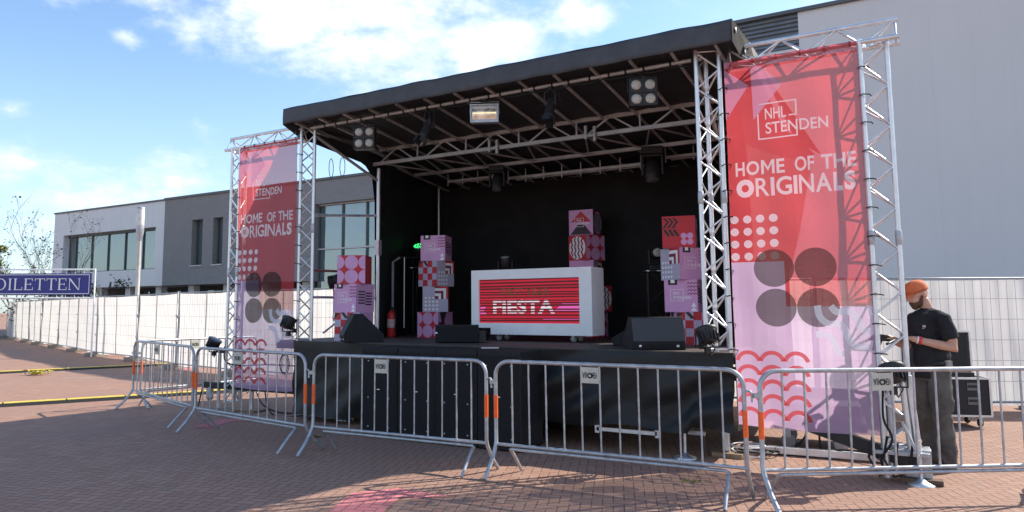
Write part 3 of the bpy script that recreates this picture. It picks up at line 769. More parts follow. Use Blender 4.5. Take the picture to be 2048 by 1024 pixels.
truss_tower((7.584,0), th3, .30, 4.28, 'freestanding truss tower right of the right banner, in front of the man', L=.27)
truss_tower((-1.553,0), th4, .14, 4.28, 'freestanding truss tower left of the left banner', L=.22)
def wing_truss(x0_, x1_, label):
    t = thing('wing_truss', label, 'truss', (x0_, 0, 4.25), 0, 'horizontal wing trusses')
    L = x1_-x0_; C = [Vector((0,.0,0)), Vector((0,.22,0)), Vector((0,.11,.21))]
    for c in C:
        b = MB(); b.tube([c, c+Vector((L,0,0))], .0245, ALU, 10); b.build('chord', t)
    br = MB(); n_ = max(4, int(L/.24))
    for i in range(n_):
        xa, xb = .02+(L-.04)*i/n_, .02+(L-.04)*(i+1)/n_
        for k in range(3):
            p_, q_ = C[k], C[(k+1) % 3]
            if (i+k) % 2: p_, q_ = q_, p_
            br.tube([p_+Vector((xa,0,0)), q_+Vector((xb,0,0))], .0108, ALU, 6)
    for x in (.03, L-.03):
        for k in range(3): br.tube([C[k]+Vector((x,0,0)), C[(k+1) % 3]+Vector((x,0,0))], .0095, ALU, 6)
    br.build('bracing', t)
wing_truss(6.29, 7.93, 'horizontal truss carrying the right banner, from stage corner to outer tower')
wing_truss(-1.73, -.06, 'horizontal truss carrying the left banner, from outer tower to stage corner')

# ---------------------------------------------------------------- banners
BW, BH = 1.275, 3.84
def banner_art():
    A = Art(); W_, H_ = BW, BH
    U = lambda u: u*W_
    V = lambda v: (1-v)*H_
    A.rect(B_RED, 0, V(.565), W_, H_); A.rect(B_RED, U(.40), V(.685), W_, V(.565)); A.rect(B_LIL, 0, V(.685), U(.40), V(.565)); A.rect(B_LIL, 0, 0, W_, V(.685))
    P = lambda pts: [(U(a), V(c)) for a, c in pts]
    A.poly(B_LIL, P([(.21,.025), (.29,.025), (.45,.085), (.22,.175)]), 1); A.poly(B_LIL, P([(0,.02), (.19,.075), (0,.165)]), 1)
    A.poly(B_LIL, P([(.0,.0), (.06,.0), (.02,.018), (0,.018)]), 1)
    # logo: open square and two lines of lettering
    x0_, y0_, x1_, y1_ = U(.25), V(.232), U(.55), V(.132); w_ = .013
    A.rect(B_WHT, x0_, y0_, x0_+w_, y1_, 1); A.rect(B_WHT, x0_+w_, y1_-w_, x1_, y1_, 1); A.rect(B_WHT, x0_+w_, y0_, x1_, y0_+w_, 1)
    A.rect(B_WHT, x1_-w_, y0_+w_, x1_, V(.21), 1); A.rect(B_WHT, x1_-w_, V(.172), x1_, y1_-w_, 1); A.rect(B_WHT, U(.49), V(.172)-w_, x1_, V(.172), 1)
    A.text(B_WHT, 'NHL', U(.31), V(.178), U(.47), V(.147), 2, .012); A.text(B_WHT, 'STENDEN', U(.31), V(.218), U(.77), V(.187), 2, .012)
    hx = U(.06); hy0, hy1 = V(.328), V(.289); ht_ = hy1-hy0
    for ch, wd in (('H', .088), ('O', .115), ('M', .115), ('E', .075)):
        if ch == 'M':
            x_, w2, k_ = hx, U(wd)-.018, .026
            A.rect(B_WHT, x_, hy0, x_+k_, hy1, 2); A.rect(B_WHT, x_+w2-k_, hy0, x_+w2, hy1, 2)
            A.poly(B_WHT, [(x_+k_, hy1), (x_+k_, hy1-.042), (x_+w2/2, hy0+.030), (x_+w2/2, hy0+.072)], 2); A.poly(B_WHT, [(x_+w2-k_, hy1-.042), (x_+w2-k_, hy1), (x_+w2/2, hy0+.072), (x_+w2/2, hy0+.030)], 2)
        else: A.text(B_WHT, ch, hx, hy0, hx+U(wd)-.018, hy1, 2, .024)
        hx += U(wd); A.text(B_WHT, 'OF', U(.515), V(.328), U(.655), V(.289), 2, .024); A.text(B_WHT, 'THE', U(.705), V(.328), U(.95), V(.289), 2, .024)
    x = U(.06)
    for ch, wd, bo in [('O',.155,.08), ('R',.115,.01), ('I',.04,.045), ('G',.13,.02), ('I',.04,.045), ('N',.12,.01), ('A',.125,.02), ('L',.075,.06), ('S',.09,.05)]:
        A.text(B_WHT, ch, x, V(.388), x+U(wd)-.016, V(.338), 2, bo); x += U(wd)
    for i in range(4):
        for j in range(4): A.circle(B_WHT, U(.035+.1*i), V(.448+.034*j), .042, 1, 20, (0.002,0,W_,H_))
    for (u, v) in ((.32,.583), (.625,.583), (.325,.688), (.63,.688)): A.circle(B_DRK, U(u), V(v), .193, 2, 40)
    def wave(pts, w_=.064):
        Q_ = []
        for i in range(len(pts)-1):
            a, b_, c, d = [Vector(pts[k]) for k in (max(i-1,0), i, i+1, min(i+2, len(pts)-1))]
            for k in range(8):
                t_ = k/8; Q_.append(.5*((2*b_)+(c-a)*t_+(2*a-5*b_+4*c-d)*t_*t_+(3*b_-a-3*c+d)*t_**3))
        Q_.append(Vector(pts[-1])); A.stroke(B_WHT, [(U(q.x), V(q.y)) for q in Q_], w_, 4)
    wave([(.625,.683), (.64,.712), (.70,.730), (.775,.730), (.815,.748), (.83,.769), (.885,.786), (.965,.786)])
    wave([(.72,.684), (.76,.700), (.84,.698), (.895,.716), (.915,.740), (.975,.753)])
    wave([(.605,.757), (.675,.757), (.73,.774), (.75,.798), (.79,.809)]); wave([(.972,.683), (.985,.708)], .03)
    for r_ in range(5):
        y = V(.822+.037*r_); 
        for c in range(3):
            cx = U(.098+.178*c)
            A.arc(B_SCA, cx, y-.05, .088, .128, R(12), R(168), 1, 12)
    return A
def banner(x0_, ztop, label, seed):
    A = banner_art(); b = MB()
    def fn(x, y, l):
        e_ = 1-((y/BH-.5)*2)**2*.6; s_ = seed
        w_ = .014*math.sin(x*7+s_)*math.sin(y*1.6+s_*2)+.010*math.sin(x*13+y*2.3+s_)+.008*math.sin(y*9+x*3)*(1-abs(x/BW-.5))
        pull = .012*math.sin(x*26)*max(0, (y-BH+.35)/.35)+.03*math.sin(x*9+1+y*2)*max(0, (1.1-y)/1.1)
        return (x, -.03-.004*l+(w_+pull)*e_, y-.02*math.sin(PI*x/BW)*max(0, (.5-y)/.5))
    A.into(b, fn, .11)
    o = b.build('banner'); o.location = (x0_, -.012, ztop-BH)
    tag(o, label, 'banner', 'tall red and lilac event banners')
    return o
banner(6.29, 4.262, 'tall red and lilac event banner on the right truss wing beside the man', 1.3)
banner(-1.315, 4.24, 'tall red and lilac event banner on the left truss wing', 4.1)
for nm, xa, xb, za in (('right', 6.27, 7.60, .9), ('left', -1.33, -.02, .9)):
    lab = 'black cable tie lashing the edge of the %s banner to its truss' % nm
    for x in (xa, xb):
        for i in range(12):
            t = MB(); t.tube([(-.05,-.022,0), (-.01,-.057,.008), (.05,-.042,0), (.06,.008,-.006)], .006, RUBBER, 5)
            o = t.build('cable_tie'); o.location = (x, 0, za+.28*i); tag(o, lab, 'cable tie', 'cable ties lashing the %s banner' % nm)
    for i in range(6):
        t = MB(); t.lathe([(.031,-.008), (.031,.008)], RUBBER, T(0, 0, 0, 0, 0, PI/2), 8)
        o = t.build('cable_tie'); o.location = (xa+.08+i*.23, 0, 4.25); tag(o, lab, 'cable tie', 'cable ties lashing the %s banner' % nm)

# ---------------------------------------------------------------- tower feet, outriggers and clutter beside the stage
def outrigger(label, parts):
    t = thing('outrigger', label, 'outrigger', parts['loc']); return t
orr_ = thing('outrigger', 'black steel outrigger with ground jack under the right outer truss tower', 'outrigger', (7.7, 0, 0))
b = MB(); b.beam((-1.0,.12,.52), (.16,.02,.17), .09, .12, BLACK); b.build('arm', orr_, bevel=.006)
b = MB(); b.tube([(.17,-.03,.03), (.17,-.03,.40)], .014, ALU, 8); b.lathe([(.11,0), (.11,.01), (.05,.03), (.02,.06)], ALU, T(.17,-.03,0), 16); b.beam((.05,-.06,.56), (.17,-.07,.24), .045, .02, GALV); b.build('jack', orr_)
b = MB(); b.beam((.18,.1,.06), (.12,.1,.98), .09, .05, ALU); b.box(.05, .26, .04, .2, .05, .3, GALV); b.build('side_plate', orr_, bevel=.005)
b = MB(); b.box(.0, .34, -.02, .10, 0, .05, mat('dark timber', (.12,.08,.055), .85, 0, .3, 8)); b.build('timber_packer', orr_, bevel=.005)
for pa, pb in (((-.10,-.03,.04), (-.11,-.03,.98)), ((.10,.06,.3), (.06,.06,1.02)), ((-.05,.25,.04), (-.05,.25,1.0))): b = MB(); b.tube([pa, pb], .028, ALU, 8); b.build('leg', orr_)
b = MB(); b.box(-.2, .25, -.05, .4, .25, .285, GALV); b.build('base_plate', orr_, bevel=.004)
b = MB()
for s_ in (0, .12): b.tube([(-.2+s_,-.05,.42), (-.24+s_,-.09,.22), (-.16+s_,-.1,.06), (-.04+s_,-.08,.12), (.0+s_,-.05,.36)], .012, RUBBER, 6)
b.build('cable', orr_)
orl = thing('outrigger', 'black steel outrigger with pads under the left outer truss tower', 'outrigger', (-1.5, .1, 0))
b = MB(); b.beam((-.55,-.12,.40), (1.35,.25,.36), .09, .10, BLACK); b.build('arm', orl, bevel=.006)
for pa, pb in (((-.30,-.02,.02), (-.30,-.02,1.0)), ((.32,.12,.03), (.32,.12,.4)), ((.04,0,.03), (.04,0,.4))): b = MB(); b.tube([pa, pb], .029, ALU, 8); b.build('leg', orl)
for q in ((-.45, -.12, -.17, .13), (-.1, .18, -.16, .14), (.2, .5, 0, .26)): b = MB(); b.box(*q, 0, .03, WOOD); b.build('timber_pad', orl, bevel=.004)
b = MB(); b.lathe([(.0,-.02), (.07,-.018), (.075,0), (.07,.018), (0,.02)], GALV, T(-.42,-.1,.22,0,PI/2), 14); b.box(-.46, -.38, -.14, -.06, .2, .36, GALV); b.tube([(-.55,-.12,.44), (-.62,-.16,.05)], .012, BLACK, 6); b.build('caster', orl)
al = MB(); al.beam((6.22,.80,.05), (7.66,.93,.05), .10, .07, ALU); tag(al.build('aluminium_beam', None, origin=(6.9,.86,0), bevel=.004), 'long aluminium beam lying on the bricks beneath the right banner', 'beam')
ct = thing('trolley', 'low black trolley on castors behind the foot of the right banner', 'trolley', (6.9, 1.55, 0), .1)
b = MB(); b.box(-.5, .45, -.35, .35, .24, .34, BLACK); b.box(-.45, .4, -.3, .3, .34, .52, BLACKP); b.build('frame', ct, bevel=.01)
for (x, y) in ((-.36,-.28), (.18,-.28), (.28,.22), (-.36,.28)):
    b = MB(); b.lathe([(0,-.022), (.07,-.022), (.085,-.014), (.085,.014), (.07,.022), (0,.022)], mat('grey castor wheel', (.3,.3,.3), .6), T(x, y, .087, .5, PI/2), 16); b.box(x-.03, x+.03, y-.03, y+.03, .14, .25, GALV); b.build('castor', ct)
gp = MB(); gp.box(-.9, .5, 0, .04, .18, .62, mat('green board', (.02, .10, .06), .6, 0, .15, 5)); o = gp.build('green_board', None, bevel=.004); o.location = (7.1, 2.2, 0); o.rotation_euler = (0, 0, .1)
tag(o, 'dark green board leaning behind the right outer tower base', 'board')
cb_ = MB(); rnd = random.Random(4)
for k in range(7):
    cx, cy = 6.28+rnd.uniform(-.1,.1), .62+rnd.uniform(-.1,.1)
    cb_.tube([(cx+(.16+.05*rnd.random())*math.cos(t_*.5), cy+(.13+.05*rnd.random())*math.sin(t_*.5), .015+.012*k+.01*rnd.random()) for t_ in range(13)], .009, BLACK if k % 3 else WHITEP, 5)
tag(cb_.build('cable_pile', None, origin=(6.28,.62,0)), 'tangled heap of black and white cable on the ground at the right stage corner', 'cable pile')
def ground_cable(pts, label, r_=.011, m_=RUBBER):
    P = [Vector(p) for p in pts]; Q_ = []
    for i in range(len(P)-1):
        a, b_, c, d = P[max(i-1,0)], P[i], P[i+1], P[min(i+2, len(P)-1)]
        for k in range(8):
            t_ = k/8; Q_.append(.5*((2*b_)+(c-a)*t_+(2*a-5*b_+4*c-d)*t_*t_+(3*b_-a-3*c+d)*t_**3))
    Q_.append(P[-1]); b = MB(); b.tube(Q_, r_, m_, 6)
    tag(b.build('cable', None, origin=pts[0]), label, 'cable', 'loose cables')
ground_cable([(6.35,.75,.02), (6.6,.95,.02), (6.75,1.15,.15), (6.8,1.25,.35)], 'black cable rising from the heap to the trolley')
ground_cable([(6.9,1.2,.32), (6.95,1.0,.05), (7.15,.88,.10), (7.4,.84,.10), (7.55,.6,.06)], 'black cable draped over the aluminium beam')
ground_cable([(-1.2,.3,.36), (-.9,.2,.12), (-.5,.25,.02), (-.2,.6,.05), (.05,.9,.3)], 'black cable sagging from the left outrigger to the stage')
ground_cable([(-1.1,.4,.36), (-.6,.1,.015), (-.1,.2,.015), (.1,.55,.1), (0,.9,.4)], 'second black cable lying on the bricks beneath the left banner')
ground_cable([(-1.6,.0,1.02), (-1.45,-.1,.80), (-1.15,-.05,.74), (-.7,.1,.76), (-.3,.3,.74)], 'black cable looping from the lamp on the left outer tower')
ground_cable([(7.62,-.15,.95), (7.6,-.12,.6), (7.66,-.1,.4), (7.56,-.05,.2), (7.6,.05,.05)], 'black cable hanging from the lamp on the right outer tower')
gn = MB()
for i in range(2): gn.tube([(-.18+(.10-.015*i)*math.sin(t_*.45), -.075-.01*i, .80+(.15-.02*i)*math.cos(t_*.45)) for t_ in range(15)], .006, RUBBER, 5)
tag(gn.build('cable_coil', None, origin=(-.18,-.08,.8)), 'coil of thin black cable hanging at the foot of the left banner', 'cable coil')

# ---------------------------------------------------------------- crowd barriers
def make_barrier(label):
    t = thing('crowd_barrier', label, 'barrier', (0,0,0), 0, 'galvanised crowd barriers')
    L = 2.3; h = 1.1; zb = .24; r_ = .019; rc = .14
    arc = lambda cx, a0: [(cx+rc*math.cos(a0+PI/2*i/6), 0, h-rc+rc*math.sin(a0+PI/2*i/6)) for i in range(7)]
    b = MB()
    left = [(-.0,-.26,.012), (0,-.12,.14), (0,-.02,.27), (0,0,.33)]; right = [(L,.26,.012), (L,.12,.14), (L,.02,.27), (L,0,.33)]
    b.tube(left+[(0,0,.6)]+list(reversed(arc(rc, PI/2)))+list(reversed(arc(L-rc, 0)))+[(L,0,.6)]+list(reversed(right)), r_, GALV, 10)
    b.tube([(0,0,.30), (L,0,.30)], .016, GALV, 8)
    b.tube([(.14,.27,.012), (.14,.1,.19), (.14,.02,.255), (.17,0,.262), (L-.17,0,.262), (L-.14,-.02,.255), (L-.14,-.1,.19), (L-.14,-.27,.012)], .016, GALV, 8)
    b.build('frame', t)
    for i in range(12):
        x = L*(i+1)/13; q = MB(); q.tube([(x,0,.30), (x,0,h)], .0085, GALV, 6); q.build('bar', t)
    for x in (0, L):
        q = MB(); q.lathe([(.0212,-.11), (.0212,.11)], ORANGE, T(x, 0, .66), 12); q.build('reflective_band', t)
    q = MB(); q.tube([(L,0,.93), (L+.05,0,.93), (L+.06,0,.91), (L+.06,0,.84)], .010, GALV, 6); q.build('hook', t); q = MB(); q.box(-.055, .0, -.02, .02, .88, .92, GALV); q.build('hook_eye', t)
    q = MB(); xa, xb = L*5/13+.005, L*6/13-.005
    q.box(xa, xb, -.012, -.006, .93, 1.075, TAGM)
    A = Art(); A.text(DARKM, 'VEM', xb-.065, .975, xb-.012, 1.03, 0, .02, True); A.text(DARKM, 'IIA', xa+.012, .975, xa+.055, 1.03, 0, .02, True)
    A.circle(DARKM, (xa+xb)/2, 1.0, .026, 0, 16); A.circle(TAGM, (xa+xb)/2, 1.0, .012, 1, 12); A.into(q, lambda x, y, l: (x, -.0135-.001*l, y))
    q.build('name_plate', t)
    return t
BARS = [((-3.16,-.54), (-.60,-1.37), 'crowd barrier at the far left end of the front row'), ((-.40,-1.48), (1.95,-1.84), 'crowd barrier in front of the left banner'),
        ((2.07,-1.84), (4.25,-1.71), 'crowd barrier in front of the black subwoofers'), ((4.352,-1.69), (6.664,-1.59), 'crowd barrier in front of the black skirt right of the subwoofers'),
        ((6.785,-1.604), (8.78,-.13), 'crowd barrier in front of the right banner and the man'), ((-3.08,-.46), (-2.89,1.87), 'crowd barrier running back from the left end of the front row')]
proto = None
for (a, c, lab) in BARS:
    L = math.dist(a, c); rz = math.atan2(c[1]-a[1], c[0]-a[0])
    o = make_barrier(lab) if proto is None else dup(proto, None, None, lab)
    if proto is None: proto = o
    o.location = (*a, 0); o.rotation_euler = (random.uniform(-.018, .018), 0, rz); o.scale = (L/2.3, 1, 1)

# ---------------------------------------------------------------- subwoofers
def sub(label):
    t = thing('subwoofer', label, 'subwoofer', (0,0,0), 0, 'black subwoofer cabinets')
    w_, d_, h_ = .56, .60, 1.125
    b = MB(); b.box(0, w_, .0, d_, .012, h_, SUBMAT); b.build('cabinet', t, bevel=.008)
    b = MB(); b.box(.025, w_-.025, -.006, -.001, .06, h_-.05, GRILLEB); b.build('grille', t)
    b = MB()
    for x in (.12, .44):
        for z in (.14, .5, .96): b.lathe([(.011,0), (.009,.004), (0,.005)], GALV, T(x, -.006, z, 0, PI/2), 8)
    b.build('screw', t)
    b = MB(); b.box(w_/2-.022, w_/2+.022, -.010, -.006, .60, .612, ALU); b.build('badge', t)
    b = MB()
    for x in (.06, w_-.06):
        for y in (.06, d_-.06): b.lathe([(.02,0), (.02,.012)], RUBBER, T(x, y, 0), 8)
    b.build('foot', t)
    return t
SL = ['black subwoofer cabinet at the left end of the row in front of the stage', 'black subwoofer cabinet second from the left of the row in front of the stage',
      'black subwoofer cabinet third from the left of the row in front of the stage', 'black subwoofer cabinet at the right end of the row in front of the stage']
p0 = None
for i in range(4):
    o = sub(SL[i]) if p0 is None else dup(p0, None, None, SL[i]); p0 = p0 or o
    o.location = (1.80+i*.568, -.68+.018*i+.004*(i % 2), 0); o.rotation_euler = (0, 0, R(1.6))

# ---------------------------------------------------------------- DJ booth
bo = thing('dj_booth', 'white DJ booth on castors with red LED screen in front', 'DJ booth', (2.205, 1.4, ZD))
b = MB(); zt, zb = 1.045, .095
FW, FD = 1.93, .46
sx0, sx1, sz0, sz1 = .13, 1.745, .262, .905
b.box(0, FW, 0, .05, sz1, zt, WHITEP); b.box(0, sx0, 0, .05, sz0, sz1, WHITEP); b.box(sx1, FW, 0, .05, sz0, sz1, WHITEP)
b.box(.33, FW, 0, .05, zb, .19, WHITEP); b.box(0, FW, 0, .05, .19, sz0, WHITEP)
b.box(0, .03, .05, FD, .19, zt-.03, WHITEP); b.box(FW-.03, FW, .05, FD, zb, zt-.03, WHITEP); b.box(0, FW, .05, FD, zt-.03, zt, WHITEP); b.box(.03, FW-.03, .12, FD, .2, .24, WHITEP)
b.build('body', bo, bevel=.0)
LEDR = mat('led screen red', (.05,.0,.01), .5, 0, .3, 3, emis=(.86, .015, .045), estr=.34)
LEDD = mat('led screen dark band', (.02,.0,.0), .5, 0, .3, 5, emis=(.10, .006, .01), estr=.4)
LEDW = mat('led screen white', (.1,.1,.1), .5, emis=(.93, .82, .90), estr=.5)
LEDP = mat('led screen pink', (.1,.0,.1), .5, emis=(.85, .14, .48), estr=.5)
LEDO = mat('led screen olive', (.02,.02,.0), .5, emis=(.10, .035, .015), estr=.5)
b = MB(); b.box(sx0-.002, sx1+.002, .03, .06, sz0-.002, sz1+.002, LEDR)
A = Art()
A.text(LEDO, 'FIRST YEAR', .50, .655, 1.28, .77, 3, .012)
A.text(LEDW, 'FIESTA', .36, .40, 1.36, .60, 1, .035)
A.poly(LEDP, [(1.35,.44), (1.735,.44), (1.735,.56), (1.50,.56)], 1); A.poly(LEDP, [(1.20,.30), (1.73,.30), (1.73,.335), (1.15,.335)], 1)
A.poly(LEDP, [(.14,.38), (.26,.38), (.20,.44), (.24,.50), (.14,.50)], 1)
rnd = random.Random(2); z = sz0+.02
while z < sz1-.02:
    h_ = rnd.uniform(.016,.028); sl_ = rnd.uniform(-.006,.010)
    A.poly(LEDD, [(sx0+.01, z), (sx1-.01, z+sl_), (sx1-.01, z+h_+sl_), (sx0+.01, z+h_)], 2); z += rnd.uniform(.036,.052)
A.into(b, lambda x, y, l: (x, .029-.0015*l, y)); b.build('screen', bo)
for x, y in ((.42,.1), (FW-.32,.1), (.42,.36), (FW-.32,.36)):
    b = MB(); b.lathe([(0,-.014), (.04,-.014), (.045,0), (.04,.014), (0,.014)], mat('castor tread', (.35,.35,.36), .5), T(x, y, .047, .4, PI/2), 14)
    b.box(x-.028, x+.028, y-.028, y+.028, .08, .096, GALV); b.box(x-.012, x+.012, y-.02, y+.02, .05, .085, GALV); b.build('castor', bo)

# ---------------------------------------------------------------- patterned cube boxes
BS = .42
def f_logo(A):
    A.rect(LILACM, 0, 0, 1, 1); A.rect(DARKM, .12, .84, .40, 1.0, 1); A.rect(WHITEM, .20, .90, .32, 1.0, 2)
    A.frame(WHITEM, .18, .34, .58, .70, .012, 1); A.text(WHITEM, 'NHL', .27, .54, .48, .63, 2, .01); A.text(WHITEM, 'STENDEN', .27, .40, .80, .49, 2, .01)
    for r_ in range(4):
        for c in range(3): A.arc(MAROON, .76+.10*c, .86-.11*r_, .035, .058, 0, PI, 1, 6)
    A.poly(WHITEM, [(.78,.02), (.98,.02), (.88,.16)], 1); A.poly(WHITEM, [(.80,.16), (.96,.16), (.88,.30)], 1)
def f_circ(A):
    A.rect(REDM, 0, 0, 1, 1)
    for cx in (0, .5, 1):
        for cy in (0.02, .5, .98)[1:2] if False else (.25, .75): A.circle(LILACM, cx, cy, .245, 1, 28, (0,0,1,1))
def f_check(A):
    A.rect(GREYLIL, 0, 0, 1, 1)
    for i in range(4):
        for j in range(4):
            if (i+j) % 2: A.rect(REDM, i/4, j/4, (i+1)/4, (j+1)/4, 1)
    A.poly(DARKM, [(.25,1), (.38,1), (.55,.8), (.42,.8)], 2); A.poly(DARKM, [(0,.98), (.2,.98), (0,.8)], 2)
def f_dots(A):
    A.rect(GREYLIL, 0, 0, 1, 1)
    for i in range(4):
        for j in range(4): A.circle(LILACM if False else WHITEM, .12+.15*i, .10+.15*j, .045, 1, 12)
    A.rect(REDM, .48, .5, 1, 1, 1)
    for k, m_ in enumerate((WHITEM, MAROON, WHITEM, MAROON)): A.rect(m_, .48, .5, .92-k*.10, .92-k*.10, 2+k)
def f_bars(A):
    A.rect(LILACM, 0, 0, 1, 1)
    for k in range(5): A.rect(DARKM, .12, .30+k*.10, .48, .35+k*.10, 1); A.rect(DARKM, .5, .25+k*.10, .86, .30+k*.10, 1)
def f_arrow(A):
    A.rect(REDM, 0, 0, 1, 1)
    for k in range(3):
        o = .02+k*.14
        A.poly(DARKM, [(o,.95), (o+.08,.95), (o+.20,.82), (o+.12,.82)], 1); A.poly(DARKM, [(o+.12,.82), (o+.20,.82), (o+.06,.62), (o-.02,.62)], 1)
        A.poly(DARKM, [(o,.62), (o+.06,.62), (o+.20,.45), (o+.12,.45)] if False else [(o+.02,.55), (o+.09,.60), (o+.22,.38), (o+.14,.36)], 1)
    for cx in (.65, .84):
        for cy in (.18, .37): A.circle(LILACM, cx, cy, .095, 1, 20)
def f_tri(A):
    A.rect(LILACM, 0, 0, 1, 1); A.poly(REDM, [(.08,.52), (.5,.95), (.92,.52)], 1); A.poly(DARKM, [(.05,.02), (.95,.02), (.62,.42), (.38,.42)], 1)
    A.frame(WHITEM, .24, .32, .62, .68, .012, 2); A.text(WHITEM, 'NHL', .33, .54, .55, .63, 3, .01); A.text(WHITEM, 'STENDEN', .33, .40, .86, .49, 3, .01)
def f_wave(A):
    A.rect(REDM, 0, 0, 1, 1); A.circle(WHITEM, .5, .5, .46, 1, 32)
    for k in range(4):
        x = .2+.19*k; half = math.sqrt(max(.01, .44**2-(x-.5)**2)); A.stroke(MAROON, [(x+.035*math.sin(i*1.1), .5-half+2*half*i/18) for i in range(19)], .07, 2)
def f_plain(A): A.rect(MAROON, 0, 0, 1, 1); A.rect(REDM, .05, .05, .95, .95, 1)
def f_zig(A):
    A.rect(MAROON, 0, 0, 1, 1); A.circle(GREYLIL, .5, .5, .46, 1, 28)
    for k in range(4): A.stroke(DARKM, [(.16+.2*k+(.04 if i % 2 else -.04), .15+.7*i/8) for i in range(9)], .07, 2)
def f_flag(A):
    A.rect(LILACM, 0, 0, 1, 1); A.poly(DARKM, [(.1,1), (.55,1), (.3,.4)], 1); A.poly(MAROON, [(.0,.6), (.5,.6), (.0,0)], 1); A.rect(MAROON, .35, .0, .75, .5, 1)
    for k in range(3): A.rect(WHITEM, .40, .08+k*.14, .70, .14+k*.14, 2)
def deco_box(x, y, lvl, phi, fr_, sd, other, label, group):
    ac = math.atan2(7.952-x, -(-8.118-y)); a = ac-R(phi)
    b = MB(); h = BS/2; b.box(-h, h, -h, h, 0, BS, LILACM)
    for k, fn in ((0, fr_), (1, sd), (3, other)):
        A = Art(); fn(A)
        Mx = Matrix.Rotation(PI/2*k, 4, 'Z')
        A.into(b, lambda u, v, l: tuple(Mx @ Vector(((u-.5)*BS*.998, -h-.0012*(1+l), v*BS*.998+.0004))))
    o = b.build('cardboard_box'); o.location = (x, y, ZD+lvl*(BS+.001)+.001); o.rotation_euler = (0, 0, a)
    tag(o, label, 'box', group)
G1 = 'patterned boxes stacked at the left front'; G2 = 'patterned boxes stacked left of the booth'; G3 = 'patterned boxes stacked behind the booth'; G4 = 'patterned boxes stacked at the right'
deco_box(.76, .40, 2, 14, f_circ, f_plain, f_check, 'red box with lilac circles, topmost of the left front stack', G1)
deco_box(.74, .42, 1, 40, f_logo, f_bars, f_circ, 'lilac box with scallops and black bars, middle of the left front stack', G1)
deco_box(.76, .40, 0, 29, f_check, f_bars, f_circ, 'red checkered box at the bottom of the left front stack', G1)
deco_box(1.09, 2.11, 3, 16, f_logo, f_bars, f_circ, 'lilac logo box topmost of the stack left of the booth', G2)
deco_box(1.09, 2.11, 2, 43, f_check, f_dots, f_circ, 'red checkered box second from top in the stack left of the booth', G2)
deco_box(1.09, 2.11, 1, 4, f_dots, f_plain, f_circ, 'grey dotted box second from bottom in the stack left of the booth', G2)
deco_box(1.08, 2.09, 0, 35, f_circ, f_flag, f_check, 'red box with lilac circles at the bottom of the stack left of the booth', G2)
deco_box(3.24, 3.42, 4, 21, f_tri, f_zig, f_circ, 'lilac box with red triangle, topmost behind the booth', G3)
deco_box(3.25, 3.42, 3, 46, f_wave, f_circ, f_check, 'red box with white waved disc, second from top behind the booth', G3)
deco_box(3.23, 3.42, 2, 20, f_bars, f_dots, f_circ, 'barred box half hidden by the booth top', G3)
deco_box(3.36, 3.42, 1, 40, f_circ, f_wave, f_check, 'red box peeping out right of the booth', G3)
deco_box(3.30, 3.42, 0, 25, f_check, f_circ, f_dots, 'checkered box at the bottom behind the booth', G3)
deco_box(5.26, 1.78, 3, 4, f_arrow, f_circ, f_dots, 'bright red box with black chevrons, topmost of the right stack', G4)
deco_box(5.30, 1.76, 2, -36, f_logo, f_bars, f_dots, 'lilac logo box second from top in the right stack', G4)
deco_box(5.29, 1.76, 1, 10, f_logo, f_bars, f_dots, 'lilac logo box with white triangles second from bottom in the right stack', G4)
deco_box(5.36, 1.76, 0, -12, f_check, f_bars, f_flag, 'red checkered box at the bottom of the right stack', G4)

# ---------------------------------------------------------------- wedge monitors and other speakers
def wedge(loc, rz, label, w_=.62):
    t = thing('stage_monitor', label, 'monitor speaker', loc, rz, 'wedge monitor speakers')
    pr = [(-.26,.02), (-.30,.10), (-.10,.40), (.02,.42), (.30,.12), (.28,.02)]   # (depth, height) profile, extruded across the width
    b = MB(); M0 = Matrix.Rotation(PI/2, 4, 'Z')
    b.prism(pr, -w_/2, w_/2, SUBMAT, M0); b.build('cabinet', t, bevel=.01)
    b = MB(); p_, q_ = Vector((0,-.295,.115)), Vector((0,-.108,.395)); n_ = Vector((0,-.83,.55))*.004
    b.add([Vector((-w_/2+.03,0,0))+p_+n_, Vector((w_/2-.03,0,0))+p_+n_, Vector((w_/2-.03,0,0))+q_+n_, Vector((-w_/2+.03,0,0))+q_+n_], [(0,1,2,3)], GRILLE); b.build('grille', t)
    b = MB()
    for x in (-.2, .2): b.lathe([(.022,0), (.022,.006), (.01,.01)], GALV, T(x, -.272, .05, 0, PI/2+.6), 10)
    b.build('connector', t)
    b = MB()
    for x in (-.22, .22): b.box(x-.05, x+.05, -.2, .22, 0, .02, RUBBER)
    b.build('foot', t)
    return t
# upright-faced fills towards the audience
def fill(loc, rz, label, w_, h_, face, tilt):
    t = thing('stage_monitor', label, 'monitor speaker', loc, rz, 'wedge monitor speakers')
    d_ = .40
    pr = [(0,.0), (-tilt*.25,.08), (tilt,h_), (tilt+.12,h_+.004), (d_+.16,.10), (d_+.14,0)]
    b = MB(); M0 = Matrix.Rotation(PI/2, 4, 'Z')
    vs = []
    b.prism([(y, z) for y, z in pr], -w_/2, w_/2, SUBMAT, Matrix(((0,1,0,0), (1,0,0,0), (0,0,1,0), (0,0,0,1)))); b.build('cabinet', t, bevel=.008)
    b = MB(); a = Vector((0,-tilt*.25-.004,.10)); c = Vector((0,tilt-.006,h_-.012))
    b.add([a+Vector((-w_/2+.012,0,0)), a+Vector((w_/2-.012,0,0)), c+Vector((w_/2-.012,0,0)), c+Vector((-w_/2+.012,0,0))], [(0,1,2,3)], face); b.build('grille', t)
    b = MB()
    for x in (-w_/2+.09, w_/2-.09): b.lathe([(.018,0), (.018,.006), (.008,.01)], ALU, T(x, -.012, .045, 0, PI/2), 10)
    b.build('connector', t)
    return t
